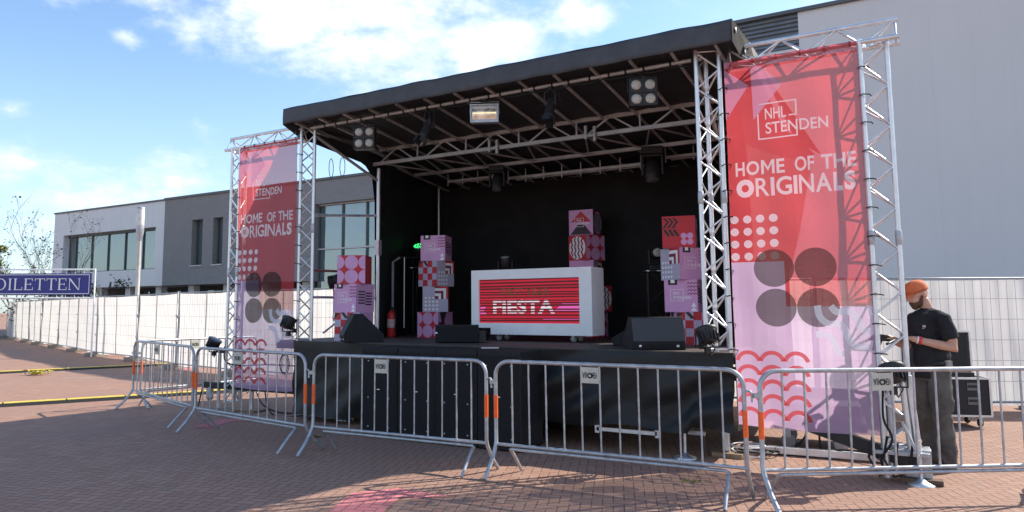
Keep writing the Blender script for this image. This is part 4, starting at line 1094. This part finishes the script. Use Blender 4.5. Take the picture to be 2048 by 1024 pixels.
fill((5.42,.17,ZD), R(30), 'black wedge monitor with grey grille at the right front of the deck', .60, .37, GRILLE, .08)
fill((.93,-.03,ZD), R(-38), 'black wedge monitor with grey grille at the left front of the deck', .34, .40, GRILLE, .12)
b_ = fill((5.16,1.05,ZD), R(100), 'black wedge monitor side on behind the right front monitor', .4, .30, GRILLEB, .10)
sb = thing('speaker_box', 'low black speaker box lying on the deck left of the DJ booth', 'speaker', (2.50,.52,ZD), R(30))
b = MB(); b.box(-.30, .30, -.0, .36, .012, .245, SUBMAT); b.build('cabinet', sb, bevel=.01)
b = MB(); b.box(-.285, .285, -.005, -.001, .03, .23, GRILLEB); b.build('grille', sb)
b = MB(); b.box(-.30, -.27, -.008, -.002, .13, .15, ALU); b.build('badge', sb)
b = MB(); b.tube([(.30,.1,.12), (.38,.08,.2), (.45,.15,.1), (.42,.3,.03)], .012, RUBBER, 6); b.box(.31, .40, .05, .3, .01, .16, BLACK); b.build('cable', sb)
tb = MB(); tb.box(-.11, .11, -.07, .07, 0, .012, ALU); o = tb.build('clipboard', None, bevel=.003); o.location = (3.38,-.1,1.127); o.rotation_euler = (0, 0, .5); tag(o, 'thin silver clipboard lying on the deck edge above the subwoofers', 'clipboard')

ex = thing('fire_extinguisher', 'red fire extinguisher standing on the deck by the left wall', 'fire extinguisher', (.36,1.84,ZD))
b = MB(); b.lathe([(.0,0), (.065,.0), (.072,.02), (.072,.36), (.06,.41), (.03,.44), (.02,.45)], REDEXT, n=20); b.build('cylinder', ex)
b = MB(); b.lathe([(.0735,.16), (.0735,.30)], mat('extinguisher label', (.6,.45,.42), .5, 0, .4, 30), n=20, smooth=True); b.build('label_band', ex)
b = MB(); b.lathe([(.022,.45), (.022,.49)], BLACK, n=10); b.box(-.015, .015, -.09, .03, .49, .505, BLACK); b.box(-.012, .012, -.08, .02, .465, .475, BLACK); b.build('valve', ex)
b = MB(); b.tube([(.02,0,.47), (.09,0,.44), (.10,-.01,.25), (.085,-.01,.1)], .011, RUBBER, 6); b.build('hose', ex)

# ---------------------------------------------------------------- lamps
def blinder(loc, rz, label):
    t = thing('blinder_lamp', label, 'stage light', loc, rz, 'four lamp blinders')
    b = MB(); b.box(-.2, .2, -.0, .16, -.42, 0, BLACK); b.box(-.2, .2, -.02, 0, -.225, -.195, BLACK); b.box(-.012, .012, -.02, 0, -.42, 0, BLACK)
    for x in (-.2, .185): b.box(x, x+.015, -.02, 0, -.42, 0, BLACK)
    for z in (-.42, -.015): b.box(-.2, .2, -.02, 0, z, z+.015, BLACK)
    b.build('housing', t, bevel=.004)
    for x in (-.1, .1):
        for z in (-.105, -.315):
            q = MB(); q.lathe([(.075,0), (.072,.012), (.045,.022), (0,.026)], LENSM, T(x, -.002, z, 0, PI/2), 20); q.build('lamp', t)
    b = MB(); b.tube([(-.21,.08,-.2), (-.21,.08,.05), (.21,.08,.05), (.21,.08,-.2)], .012, BLACK, 6); b.box(-.03, .03, .05, .11, .05, .14, BLACK); b.build('bracket', t); t.scale = (.79, .79, .79)
    return t
B1_ = blinder((1.24,.0,4.26), R(22), 'four lamp blinder hanging at the left end of the lighting bar')
dup(B1_, (5.38,.0,4.27), R(24), 'four lamp blinder hanging at the right end of the lighting bar')
ht = thing('flood_light', 'rectangular floodlight with copper reflector hanging from the lighting bar', 'floodlight', (3.26,.0,4.27), R(26)); ht.scale = (.80, .80, .84)
b = MB(); b.box(-.22, .22, .02, .14, -.27, 0, GALV)
for x in (-.23, .215): b.box(x, x+.015, -.03, .02, -.28, .01, GALV)
for z in (-.28, -.005): b.box(-.215, .215, -.03, .02, z, z+.015, GALV)
b.build('housing', ht)
b = MB(); b.grid(lambda u, v: (-.20+u*.40, .015-.028*math.sin(PI*v)*0-.002+.012*math.cos(v*PI*2), -.255+v*.245), 4, 12, REFLM); b.build('reflector', ht)
b = MB(); b.tube([(-.19,-.012,-.13), (.19,-.012,-.13)], .011, mat('lamp tube', (.8,.75,.6), .3, emis=(1,.8,.4), estr=.5), 8); b.build('lamp_tube', ht)
b = MB(); b.tube([(-.235,.05,-.14), (-.235,.05,.06), (.235,.05,.06), (.235,.05,-.14)], .01, GALV, 6); b.box(-.03, .03, .02, .08, .06, .12, BLACK); b.build('bracket', ht)
def moving_head(loc, rz, hang, tilt, label, s_=1.0):
    t = thing('moving_head', label, 'stage light', loc, rz, 'black moving head lights'); k = -1 if hang else 1
    b = MB(); b.box(-.13*s_, .13*s_, -.11*s_, .11*s_, *sorted((0, k*.09*s_)), BLACKP); b.build('base', t, bevel=.015)
    b = MB()
    for x in (-.135*s_, .105*s_): b.box(x, x+.03*s_, -.06*s_, .06*s_, *sorted((k*.09*s_, k*.36*s_)), BLACKP)
    b.box(-.135*s_, .135*s_, -.06*s_, .06*s_, *sorted((k*.09*s_, k*.12*s_)), BLACKP); b.build('yoke', t, bevel=.012)
    Mh = T(0, 0, k*.29*s_, 0, tilt)
    b = MB(); b.lathe([(.0,-.16*s_), (.07*s_,-.15*s_), (.095*s_,-.06*s_), (.10*s_,.08*s_), (.085*s_,.13*s_), (.08*s_,.135*s_)], BLACKP, Mh, 18); b.build('head', t)
    b = MB(); b.lathe([(.075*s_,.136*s_), (.05*s_,.146*s_), (0,.15*s_)], LENSM if not hang else mat('dark lens', (.12,.12,.13), .2), Mh, 18); b.build('lens', t)
    return t
moving_head((1.93,3.0,2.08), R(20), False, R(20), 'black moving head light standing behind the left end of the booth')
moving_head((4.52,3.1,2.20), R(30), False, R(85), 'moving head light with round lens facing out on the truss stand right of the booth', .9)
moving_head((4.66,2.6,4.02), R(20), True, R(160), 'black moving head light hanging from the roof truss upper right', 1.2)
moving_head((2.0,2.6,4.02), R(20), True, R(160), 'black moving head light hanging from the roof truss in the middle', 1.0)
def spot(loc, rz, label):
    t = thing('spot_light', label, 'stage light', loc, rz, 'small black spotlights on the lighting bar')
    b = MB(); b.tube([(-.07,0,-.18), (-.07,0,-.02), (0,0,.03), (.07,0,-.02), (.07,0,-.18)], .01, BLACK, 6); b.box(-.02, .02, -.02, .02, .02, .1, BLACK); b.build('bracket', t)
    b = MB(); Mh = T(0, 0, -.22, 0, R(150)); b.lathe([(.03,-.17), (.055,-.13), (.06,.12), (.075,.17), (.07,.172)], BLACKP, Mh, 14); b.box(-.05, .05, .0, .1, -.16, -.08, BLACKP, T(0,.0,-.05)); b.build('body', t)
    b = MB()
    for a in (0, PI/2, PI, 1.5*PI): b.box(-.05, .05, .075, .08, .17, .25, BLACK, Mh @ Matrix.Rotation(a, 4, 'Z'))
    b.build('barn_door', t)
    b = MB(); b.tube([(.03,.02,-.1), (.12,.05,-.12), (.1,.03,.02), (.02,0,.06)], .007, RUBBER, 5); b.build('cable', t)
    return t
s1 = spot((4.2,0,4.30), R(10), 'small black spotlight hanging in the middle of the lighting bar')
dup(s1, (2.35,0,4.30), R(-25), 'small black spotlight hanging left of the floodlight')
def par_can(loc, rz, tilt, label):
    t = thing('par_light', label, 'stage light', loc, rz, 'round black par lights on the truss towers')
    b = MB(); Mh = T(0, 0, 0, 0, tilt)
    b.lathe([(.05,-.13), (.09,-.11), (.10,-.02), (.125,.02), (.13,.05), (.12,.055)], BLACKP, Mh, 20)
    for i in range(14):
        a = 2*PI*i/14; b.box(-.004, .004, .092, .118, -.12, .02, BLACKP, Mh @ Matrix.Rotation(a, 4, 'Z'))
    b.build('body', t)
    b = MB(); b.lathe([(.118,.054), (.09,.060), (0,.062)], mat('par lens', (.05,.05,.06), .2), Mh, 20); b.build('lens', t)
    b = MB(); b.tube([(-.14,0,0), (-.14,0,-.17), (.14,0,-.17), (.14,0,0)], .011, BLACK, 6); b.box(-.03, .03, -.03, .03, -.25, -.17, BLACK); b.build('bracket', t)
    b = MB(); b.tube([(.05,.05,-.10), (.12,.08,-.2), (.06,.05,-.28), (.0,.03,-.2)], .008, RUBBER, 6); b.build('cable', t)
    b = MB(); b.tube([(0,0,-.2), (0,.16,-.16)], .014, BLACK, 6); b.box(-.035, .035, .13, .2, -.2, -.13, BLACK); b.build('clamp', t); t.scale = (.87, .87, .87)
    return t
pc = par_can((-.03,-.16,1.44), R(0), R(-28), 'round black par light clamped to the left stage tower above the deck')
dup(pc, (6.05,-.22,1.36), R(35), 'round black par light clamped to the right stage tower above the deck')
dup(pc, (7.70,-.22,1.04), R(20), 'round black par light clamped to the outer right tower behind the barrier')
o = dup(pc, (-1.66,-.16,1.10), R(-75), 'round black par light tilted outward on the outer left tower'); 
pd2 = par_can((.18,.62,2.05), R(-60), R(-80), 'round black par light behind the left front box stack')

def pedestal(loc, h, label):
    t = thing('light_stand', label, 'stand', loc, R(20), 'black truss light stands')
    for x in (-.13, .13):
        for y in (-.13, .13): b = MB(); b.tube([(x,y,.02), (x,y,h-.02)], .02, BLACK, 8); b.build('leg', t)
    b = MB(); n_ = int(h/.25)
    for i in range(n_):
        z0_, z1_ = h*i/n_, h*(i+1)/n_
        for (p_, q_) in (((-.13,-.13), (.13,-.13)), ((.13,-.13), (.13,.13)), ((-.13,.13), (-.13,-.13))):
            if i % 2: p_, q_ = q_, p_
            b.tube([(*p_, z0_), (*q_, z1_)], .008, BLACK, 5)
    b.build('bracing', t)
    b = MB(); b.box(-.2, .2, -.2, .2, h-.02, h, BLACK); b.build('top_plate', t); b = MB(); b.box(-.22, .22, -.22, .22, 0, .02, BLACK); b.build('base_plate', t)
    b = MB()
    for x in (-.16, 0, .13): b.box(x, x+.05, -.206, -.202, h-.016, h-.004, ALU)
    b.build('latch', t)
    return t
pedestal((4.52,3.1,ZD), 1.05, 'black truss light stand right of the booth carrying the round lamp')
pedestal((.28,2.85,ZD), 1.22, 'black truss light stand by the left wall carrying the green lamp')
pedestal((1.93,3.0,ZD), .93, 'black truss light stand behind the booth')
gl = thing('par_light', 'black par lamp with glowing green LEDs on the stand by the left wall', 'stage light', (.26,2.85,ZD+1.22), R(20))
b = MB(); b.lathe([(.04,.0), (.12,.03), (.13,.2), (.14,.26), (.13,.262)], BLACKP, T(0,0,.16,0,R(28)), 18); b.tube([(-.16,0,.2), (-.16,0,0), (.16,0,0), (.16,0,.2)], .012, BLACK, 6); b.build('body', gl)
GRN = mat('green led', (.02,.3,.05), .4, emis=(.05, .9, .22), estr=1.2)
b = MB(); Mh = T(0,0,.16,0,R(28))
for i in range(12):
    a = 2*PI*i/12; b.lathe([(.018,0), (.012,.008), (0,.01)], GRN, Mh @ T(.09*math.cos(a), .09*math.sin(a), .262), 8)
for i in range(5): a = 2*PI*i/5; b.lathe([(.016,0), (.01,.008), (0,.01)], GRN, Mh @ T(.04*math.cos(a), .04*math.sin(a), .262), 8)
b.build('led', gl)

# ---------------------------------------------------------------- flight case
fc = thing('flight_case', 'black flight case on castors with open lid behind the man', 'flight case', (8.36, 4.12, 0), R(22))
CASE = mat('black case panel', (.018,.019,.022), .55, 0, .2, 6, .1, 80)
b = MB(); x0_, x1_, y0_, y1_ = -.55, .33, -.05, .50
b.box(x0_, x1_, y0_, y1_, .16, .16+.50, CASE); b.build('case_body', fc)
def edges(x0, x1, y0, y1, z0, z1):
    e_ = MB(); r_ = .026
    for y in (y0, y1):
        for z in (z0, z1): e_.beam((x0,y,z), (x1,y,z), r_, r_, ALU)
    for x in (x0, x1):
        for z in (z0, z1): e_.beam((x,y0,z), (x,y1,z), r_*1.02, r_*1.02, ALU)
        for y in (y0, y1): e_.beam((x,y,z0), (x,y,z1), r_*1.04, r_*1.04, ALU)
    return e_
edges(x0_, x1_, y0_, y1_, .16, .66).build('edge_trim', fc)
b = MB(); b.box(x0_+.02, x1_-.0, y1_-.06, y1_-.02, .69, 1.28, CASE)
b.build('lid', fc, bevel=.004)
edges(x0_+.02, x1_, y1_-.10, y1_-.02, .69, 1.28).build('lid_trim', fc)
for z in (.55, .36):
    b = MB(); b.box(x1_-.28, x1_-.13, y0_-.008, y0_, z-.05, z+.05, mat('dark latch', (.16,.16,.17), .5, .5)); b.box(x1_-.27, x1_-.15, y0_-.014, y0_-.008, z-.015, z+.02, BLACK); b.build('handle', fc)
b = MB(); b.box(-.02, .08, y1_-.108, y1_-.10, 1.14, 1.22, mat('pale sticker', (.5,.5,.48), .6)); b.build('sticker', fc)
for x in (x0_+.1, x1_-.1):
    for y in (y0_+.1, y1_-.1):
        b = MB(); b.lathe([(0,-.02), (.05,-.02), (.06,0), (.05,.02), (0,.02)], RUBBER, T(x, y, .06, .7, PI/2), 14); b.box(x-.04, x+.04, y-.04, y+.04, .12, .145, GALV); b.box(x-.02, x+.02, y-.025, y+.025, .05, .12, GALV); b.build('castor', fc)
b = MB(); b.box(-.4, .2, .05, .4, .67, .73, BLACKP); b.ball((-.2,.2,.75), (.09,.07,.05), BLACKP); b.build('packed_gear', fc)

# ---------------------------------------------------------------- cable ramps, leaves, litter
def ramp(label):
    t = thing('cable_ramp', label, 'cable ramp', (0,0,0), 0, 'yellow topped cable ramps on the paving')
    b = MB(); b.prism([(-.22,0), (-.12,.045), (.12,.045), (.22,0)], 0, .98, RUBBER, None); b.build('base', t)
    b = MB(); b.box(-.10, .10, .01, .97, .0455, .052, YELLOW); b.build('lid', t)
    return t
pr_ = None
for (a, c, n_, nm) in (((-5.75,-2.35), (-2.9,3.7), 7, 'near'), ((-12.35,1.4), (-10.6,6.9), 6, 'far')):
    d = Vector((c[0]-a[0], c[1]-a[1])); L = d.length; rz = math.atan2(d.y, d.x)-PI/2
    for i in range(n_):
        lab = 'yellow topped cable ramp, %s from the viewer in the %s row' % (('first','second','third','fourth','fifth','sixth','seventh')[i], nm)
        o = ramp(lab) if pr_ is None else dup(pr_, None, None, lab); pr_ = pr_ or o
        p_ = Vector(a)+d*(i/n_); o.location = (p_.x, p_.y, 0); o.rotation_euler = (0, 0, rz+random.uniform(-.015,.015)); o.scale = (1, L/n_/.98*.995, 1)
lv = MB(); rnd = random.Random(8)
for i in range(55):
    x, y = rnd.gauss(-10.9,.17), rnd.gauss(2.05,.10); a = rnd.uniform(0,6.3); s_ = rnd.uniform(.04,.09); z = rnd.uniform(.01,.10)
    lv.add([(x-s_*math.cos(a), y-s_*math.sin(a), z), (x+s_*.5*math.sin(a), y-s_*.5*math.cos(a), z+.03), (x+s_*math.cos(a), y+s_*math.sin(a), z+.01), (x-s_*.5*math.sin(a), y+s_*.5*math.cos(a), z+.04)], [(0,1,2,3)], mat('yellowed leaf', (.5,.45,.08), .7) if i == 0 else lv.mats[0])
tag(lv.build('fallen_leaves', None, origin=(-10.9,2.05,0)), 'small heap of yellow green leaves on the sunlit paving at far left', 'leaves')
wd_ = MB()
for i in range(40):
    x, y = rnd.gauss(6.05,.05), rnd.gauss(-.98,.03); a = rnd.uniform(0,6.3); h_ = rnd.uniform(.01,.035)
    wd_.add([(x,y,0), (x+.008,y,0), (x+h_*math.cos(a), y+h_*math.sin(a), h_)], [(0,1,2)], LEAFY)
tag(wd_.build('weed_tuft', None, origin=(6.05,-.98,0)), 'tiny green weed growing between the bricks behind the barrier', 'weed')
lf_ = MB(); lf_.add([(1.28,-1.0,.002), (1.36,-1.05,.03), (1.42,-.98,.004), (1.35,-.95,.035)], [(0,1,2,3)], mat('brown leaf', (.22,.14,.07), .8)); tag(lf_.build('dry_leaf', None, origin=(1.35,-1.0,0)), 'single dry brown leaf on the bricks behind the barriers', 'leaf')

# ---------------------------------------------------------------- the man
SKIN = mat('skin', (.56, .33, .24), .55, 0, .08, 12, .1, 90, .35); SHIRT = mat('black t shirt cotton', (.022,.024,.028), .85, 0, .2, 6, .3, 30, .2)
TROUS = mat('dark grey work trousers', (.105,.10,.092), .9, 0, .3, 7, .35, 25, .2, dirt=.2); SHOE = mat('black shoe', (.02,.02,.02), .6); CAPM = mat('orange cap cloth', (.60,.16,.06), .8, 0, .12, 14, .3, 60)
HAIR = mat('brown beard', (.10,.055,.035), .8, 0, .3, 40, .5, 120); EYE = mat('dark eye', (.03,.02,.02), .3); WBAND = mat('red wristband', (.6,.05,.06), .5)
from mathutils import noise as mn
def remesh(mb, name, voxel, parent, smooth=3, fold=0.0, fs=(14,14,7)):
    ob = mb.build(name, None)
    rm = ob.modifiers.new('r', 'REMESH'); rm.mode = 'VOXEL'; rm.voxel_size = voxel; rm.use_smooth_shade = True
    sm = ob.modifiers.new('s', 'SMOOTH'); sm.factor = .5; sm.iterations = smooth
    dg = bpy.context.evaluated_depsgraph_get(); dg.update()
    me = bpy.data.meshes.new_from_object(ob.evaluated_get(dg))
    mats_ = mb.mats; ob.modifiers.clear(); ob.data = me
    if fold:
        nn = [v.normal.copy() for v in me.vertices]
        for v, n_ in zip(me.vertices, nn):
            q = Vector((v.co.x*fs[0], v.co.y*fs[1], v.co.z*fs[2]+v.co.x*6)); v.co += n_*fold*((1-2*abs(mn.noise(q)))*.8+.5*mn.noise(q*2.1)-.3)
    me.materials.clear(); me.materials.append(mats_[0])
    for p_ in me.polygons: p_.use_smooth = True; p_.material_index = 0
    ob.parent = parent; return ob
man = thing('person', 'bearded man in orange cap, black T-shirt and grey trousers working at the right tower', 'person', (8.02, .88, 0), R(-52))
man.scale = (1.055, 1.055, 1.055)
SHL, ELL, WRL = Vector((.180,.0,1.425)), Vector((.235,.06,1.15)), Vector((.055,-.235,1.235))
SHR, ELR, WRR = Vector((-.180,-.01,1.425)), Vector((-.235,-.08,1.15)), Vector((-.20,-.315,1.245))
def torso(mb, m_, g_=0):
    mb.tube([(0,.0,.86), (0,.0,.97), (0,.005,1.10), (0,.0,1.24), (0,-.005,1.36), (0,.0,1.45), (0,.01,1.51)], [(.15+g_,.11+g_), (.165+g_,.12+g_), (.155+g_,.115+g_), (.175+g_,.125+g_), (.19+g_,.125+g_), (.165+g_,.10+g_), (.07+g_,.06+g_)], m_, 20)
b = MB()
b.tube([(0,.0,.86), (0,.0,.97), (0,.005,1.10), (0,.0,1.24), (0,-.005,1.36), (0,.0,1.45), (0,.005,1.50)], [(.13,.09), (.145,.10), (.135,.095), (.155,.105), (.17,.105), (.15,.085), (.06,.055)], SKIN, 18)
HC = Vector((-.015,-.095,1.655))
b.tube([(0,.01,1.44), (-.005,-.015,1.53), (-.015,-.05,1.61)], [.062,.057,.058], SKIN, 14)
Hm = Matrix.Translation(HC) @ Matrix.Rotation(R(-4), 4, 'Z') @ Matrix.Rotation(R(20), 4, 'X')
b.ball((0,.01,.03), (.076,.098,.10), SKIN, 20, 14, Hm); b.ball((0,-.035,-.05), (.056,.062,.072), SKIN, 16, 12, Hm); b.ball((0,-.06,-.092), (.034,.032,.028), SKIN, 12, 8, Hm)
b.tube([Hm @ Vector((0,-.084,.030)), Hm @ Vector((0,-.104,-.002)), Hm @ Vector((0,-.112,-.018)), Hm @ Vector((0,-.092,-.03))], [.009,.012,.016,.011], SKIN, 8)
b.ball((.03,-.078,.042), (.026,.014,.010), SKIN, 10, 8, Hm); b.ball((-.03,-.078,.042), (.026,.014,.010), SKIN, 10, 8, Hm)
for s_ in (1, -1): b.ball((.078*s_,.018,.0), (.012,.022,.034), SKIN, 10, 8, Hm)
for (sh, elb, wr) in ((SHL, ELL, WRL), (SHR, ELR, WRR)):
    b.tube([sh, sh.lerp(elb, .35), sh.lerp(elb, .75), elb, elb.lerp(wr, .3), elb.lerp(wr, .7), wr], [.056,.053,.045,.043,.044,.035,.028], SKIN, 12)
for s_ in (1, -1):
    b.tube([(.085*s_,0,.92), (.10*s_,-.012,.70), (.105*s_,-.015,.50), (.11*s_,.005,.34), (.115*s_,.02,.10)], [.085,.075,.056,.054,.038], SKIN, 12)
    b.tube([(.115*s_,.04,.05), (.12*s_,-.05,.045), (.125*s_,-.14,.035)], [.034,.034,.026], SKIN, 10)
def hand(mb, wr, dirv, side, curl, up_):
    d = dirv.normalized(); u = (up_-d*up_.dot(d)).normalized(); s_ = d.cross(u)*side
    pc_ = wr+d*.055
    mb.tube([wr-d*.01, wr+d*.03, wr+d*.085], [(.022,.018), (.036,.017), (.038,.015)], SKIN, 10)
    for i, (o_, l) in enumerate(((-.027,.070), (-.009,.080), (.010,.075), (.028,.058))):
        k = wr+d*(.088-.004*abs(i-1.3))+s_*o_; p1 = k+d*l*.42+u*(-.012*curl); p2 = p1+d*l*.28+u*(-.022*curl); p3 = p2+d*l*.14*(1-curl*.4)+u*(-.024*curl)
        mb.tube([k-d*.02, k, p1, p2, p3], [.0085,.009,.0085,.0078,.006], SKIN, 7)
    t0 = wr+d*.025-s_*.028; t1 = t0+d*.034-s_*.022-u*.012; t2 = t1+d*.03-u*.02*curl+s_*.004
    mb.tube([t0-d*.01, t0, t1, t2], [.013,.013,.011,.008], SKIN, 8)
DL = Vector((-.80,-.42,.25)); DR = Vector((-.35,-.75,.15))
hand(b, WRL, Vector((-.92,-.30,.12)), -1, 1.0, Vector((.1,-.3,1))); hand(b, WRR, Vector((.05,-.92,.10)), 1, 1.0, Vector((0,.2,1)))
remesh(b, 'body', .0062, man, 2)
b = MB(); torso(b, SHIRT, .012)
for (sh, elb) in ((SHL, ELL), (SHR, ELR)): b.tube([(sh.x*.2,0,1.475), (sh.x*.62,0,1.45), sh, sh.lerp(elb, .33), sh.lerp(elb, .70)], [.052,.062,.068,.066,.068], SHIRT, 14)
remesh(b, 'tshirt', .010, man, 2, .011, (7,7,9))
b = MB(); b.tube([(0,0,1.02), (0,0,.92), (0,0,.84)], [(.158,.122), (.166,.13), (.15,.125)], TROUS, 20)
for s_ in (1, -1):
    b.tube([(.085*s_,0,.93), (.10*s_,-.012,.70), (.105*s_,-.02,.50), (.112*s_,.0,.33), (.115*s_,.018,.15), (.115*s_,.015,.055)], [.098,.095,.078,.072,.066,.070], TROUS, 14)
    b.ball((.175*s_,0,.62), (.03,.06,.09), TROUS, 10, 8)
    for k in range(4): b.tube([(.115*s_+.07*math.cos(a*.8), .012+.07*math.sin(a*.8), .09+.035*k+.01*math.sin(a+k)) for a in range(9)], .011, TROUS, 6)
remesh(b, 'trousers', .011, man, 1, .014, (8,8,8))
for s_ in (1, -1):
    b = MB(); b.tube([(.115*s_,.055,.045), (.118*s_,-.03,.05), (.122*s_,-.12,.04), (.124*s_,-.17,.03)], [(.042,.05), (.046,.05), (.046,.038), (.03,.022)], SHOE, 14); b.box(.115*s_-.045, .122*s_+.045, -.19, .095, .0, .02, RUBBER); b.build('shoe', man, bevel=.004)
b = MB()
b.lathe([(.099,.03), (.103,.055), (.098,.095), (.075,.128), (.03,.143), (0,.145)], CAPM, Hm @ Matrix.Diagonal((.86,1.06,1,1)) @ Matrix.Translation((0,.008,0)), 24)
b.prism([(-.07,0), (.07,0), (.055,.05), (0,.068), (-.055,.05)], 0, .010, CAPM, Hm @ T(0,-.088,.030) @ Matrix.Rotation(R(18), 4, 'X') @ Matrix(((1,0,0,0), (0,0,-1,0), (0,1,0,0), (0,0,0,1))))
b.lathe([(.101,.03), (.104,.032), (.104,.052), (.101,.054)], mat('cap band', (.42,.10,.04), .8), Hm @ Matrix.Diagonal((.87,1.07,1,1)) @ Matrix.Translation((0,.008,0)), 24)
b.build('cap', man)
b = MB(); b.ball((0,-.038,-.058), (.061,.064,.050), HAIR, 16, 10, Hm @ T(0,0,-.012)); b.ball((0,-.062,-.096), (.038,.036,.036), HAIR, 12, 8, Hm); b.tube([Hm @ Vector((x*.03,-.104+.02*abs(x),-.044-.014*abs(x))) for x in (-1,-.5,0,.5,1)], .0085, HAIR, 6)
for s_ in (1, -1): b.tube([Hm @ Vector((.072*s_,.0,.0)), Hm @ Vector((.064*s_,-.022,-.05)), Hm @ Vector((.045*s_,-.05,-.085))], [.010,.018,.022], HAIR, 8)
remesh(b, 'beard', .006, man, 1)
b = MB()
for s_ in (1, -1): b.ball((.030*s_,-.085,.020), (.012,.006,.005), EYE, 8, 6, Hm); b.tube([Hm @ Vector((.012*s_,-.093,.046)), Hm @ Vector((.032*s_,-.091,.052)), Hm @ Vector((.05*s_,-.078,.046))], .005, HAIR, 6)
b.build('eye', man)
fa = (WRL-ELL).normalized()
b = MB(); Mw = Matrix.Translation(ELL.lerp(WRL, .80)) @ fa.to_track_quat('Z', 'Y').to_matrix().to_4x4(); b.lathe([(.038,-.012), (.041,0), (.038,.012)], WBAND, Mw, 14); b.lathe([(.037,.018), (.039,.022), (.037,.028)], WHITEP, Mw, 14); b.build('wristband', man)
A = Art(); A.text(WHITEM, 'hama', .035, 1.345, .125, 1.372, 1, .03); A.rect(WHITEM, .04, 1.333, .11, 1.337, 1)
b = MB(); A.into(b, lambda x, y, l: (x, -.137-.012*(1-(x/.2)**2)*0-.0015*l+.035*(x/.2)**2-.012, y)); b.build('shirt_print', man)
b = MB(); b.tube([(.02,-.13,1.0), (.165,-.03,1.0), (.165,.06,1.0), (.0,.135,1.0)], .016, BLACK, 6); b.box(.165, .20, .0, .05, .93, 1.03, mat('belt pouch', (.3,.3,.3), .6)); b.build('belt', man)
cbt = MB(); base = man.matrix_world
ang = R(-52); cA, sA = math.cos(ang), math.sin(ang)
def mw(v): v = Vector(v)*1.055; return Vector((8.02+cA*v.x-sA*v.y, .88+sA*v.x+cA*v.y, v.z))
hp = mw((-.12,-.40,1.25)); hp2 = mw((-.20,-.43,1.25))
cbt.tube([hp+Vector((.05,.02,.0)), hp, hp2, hp2+Vector((-.05,-.06,-.02)), Vector((7.72,.16,1.30)), Vector((7.66,.05,1.27))], [.012,.022,.026,.018,.014,.012], BLACK, 8)
cbt.tube([hp, hp+Vector((-.03,-.08,-.08)), hp+Vector((-.10,-.05,-.14)), hp2], .009, RUBBER, 6)
tag(cbt.build('cable_strap', None, origin=tuple(hp)), 'black cable strap the man is fastening to the right tower', 'cable')
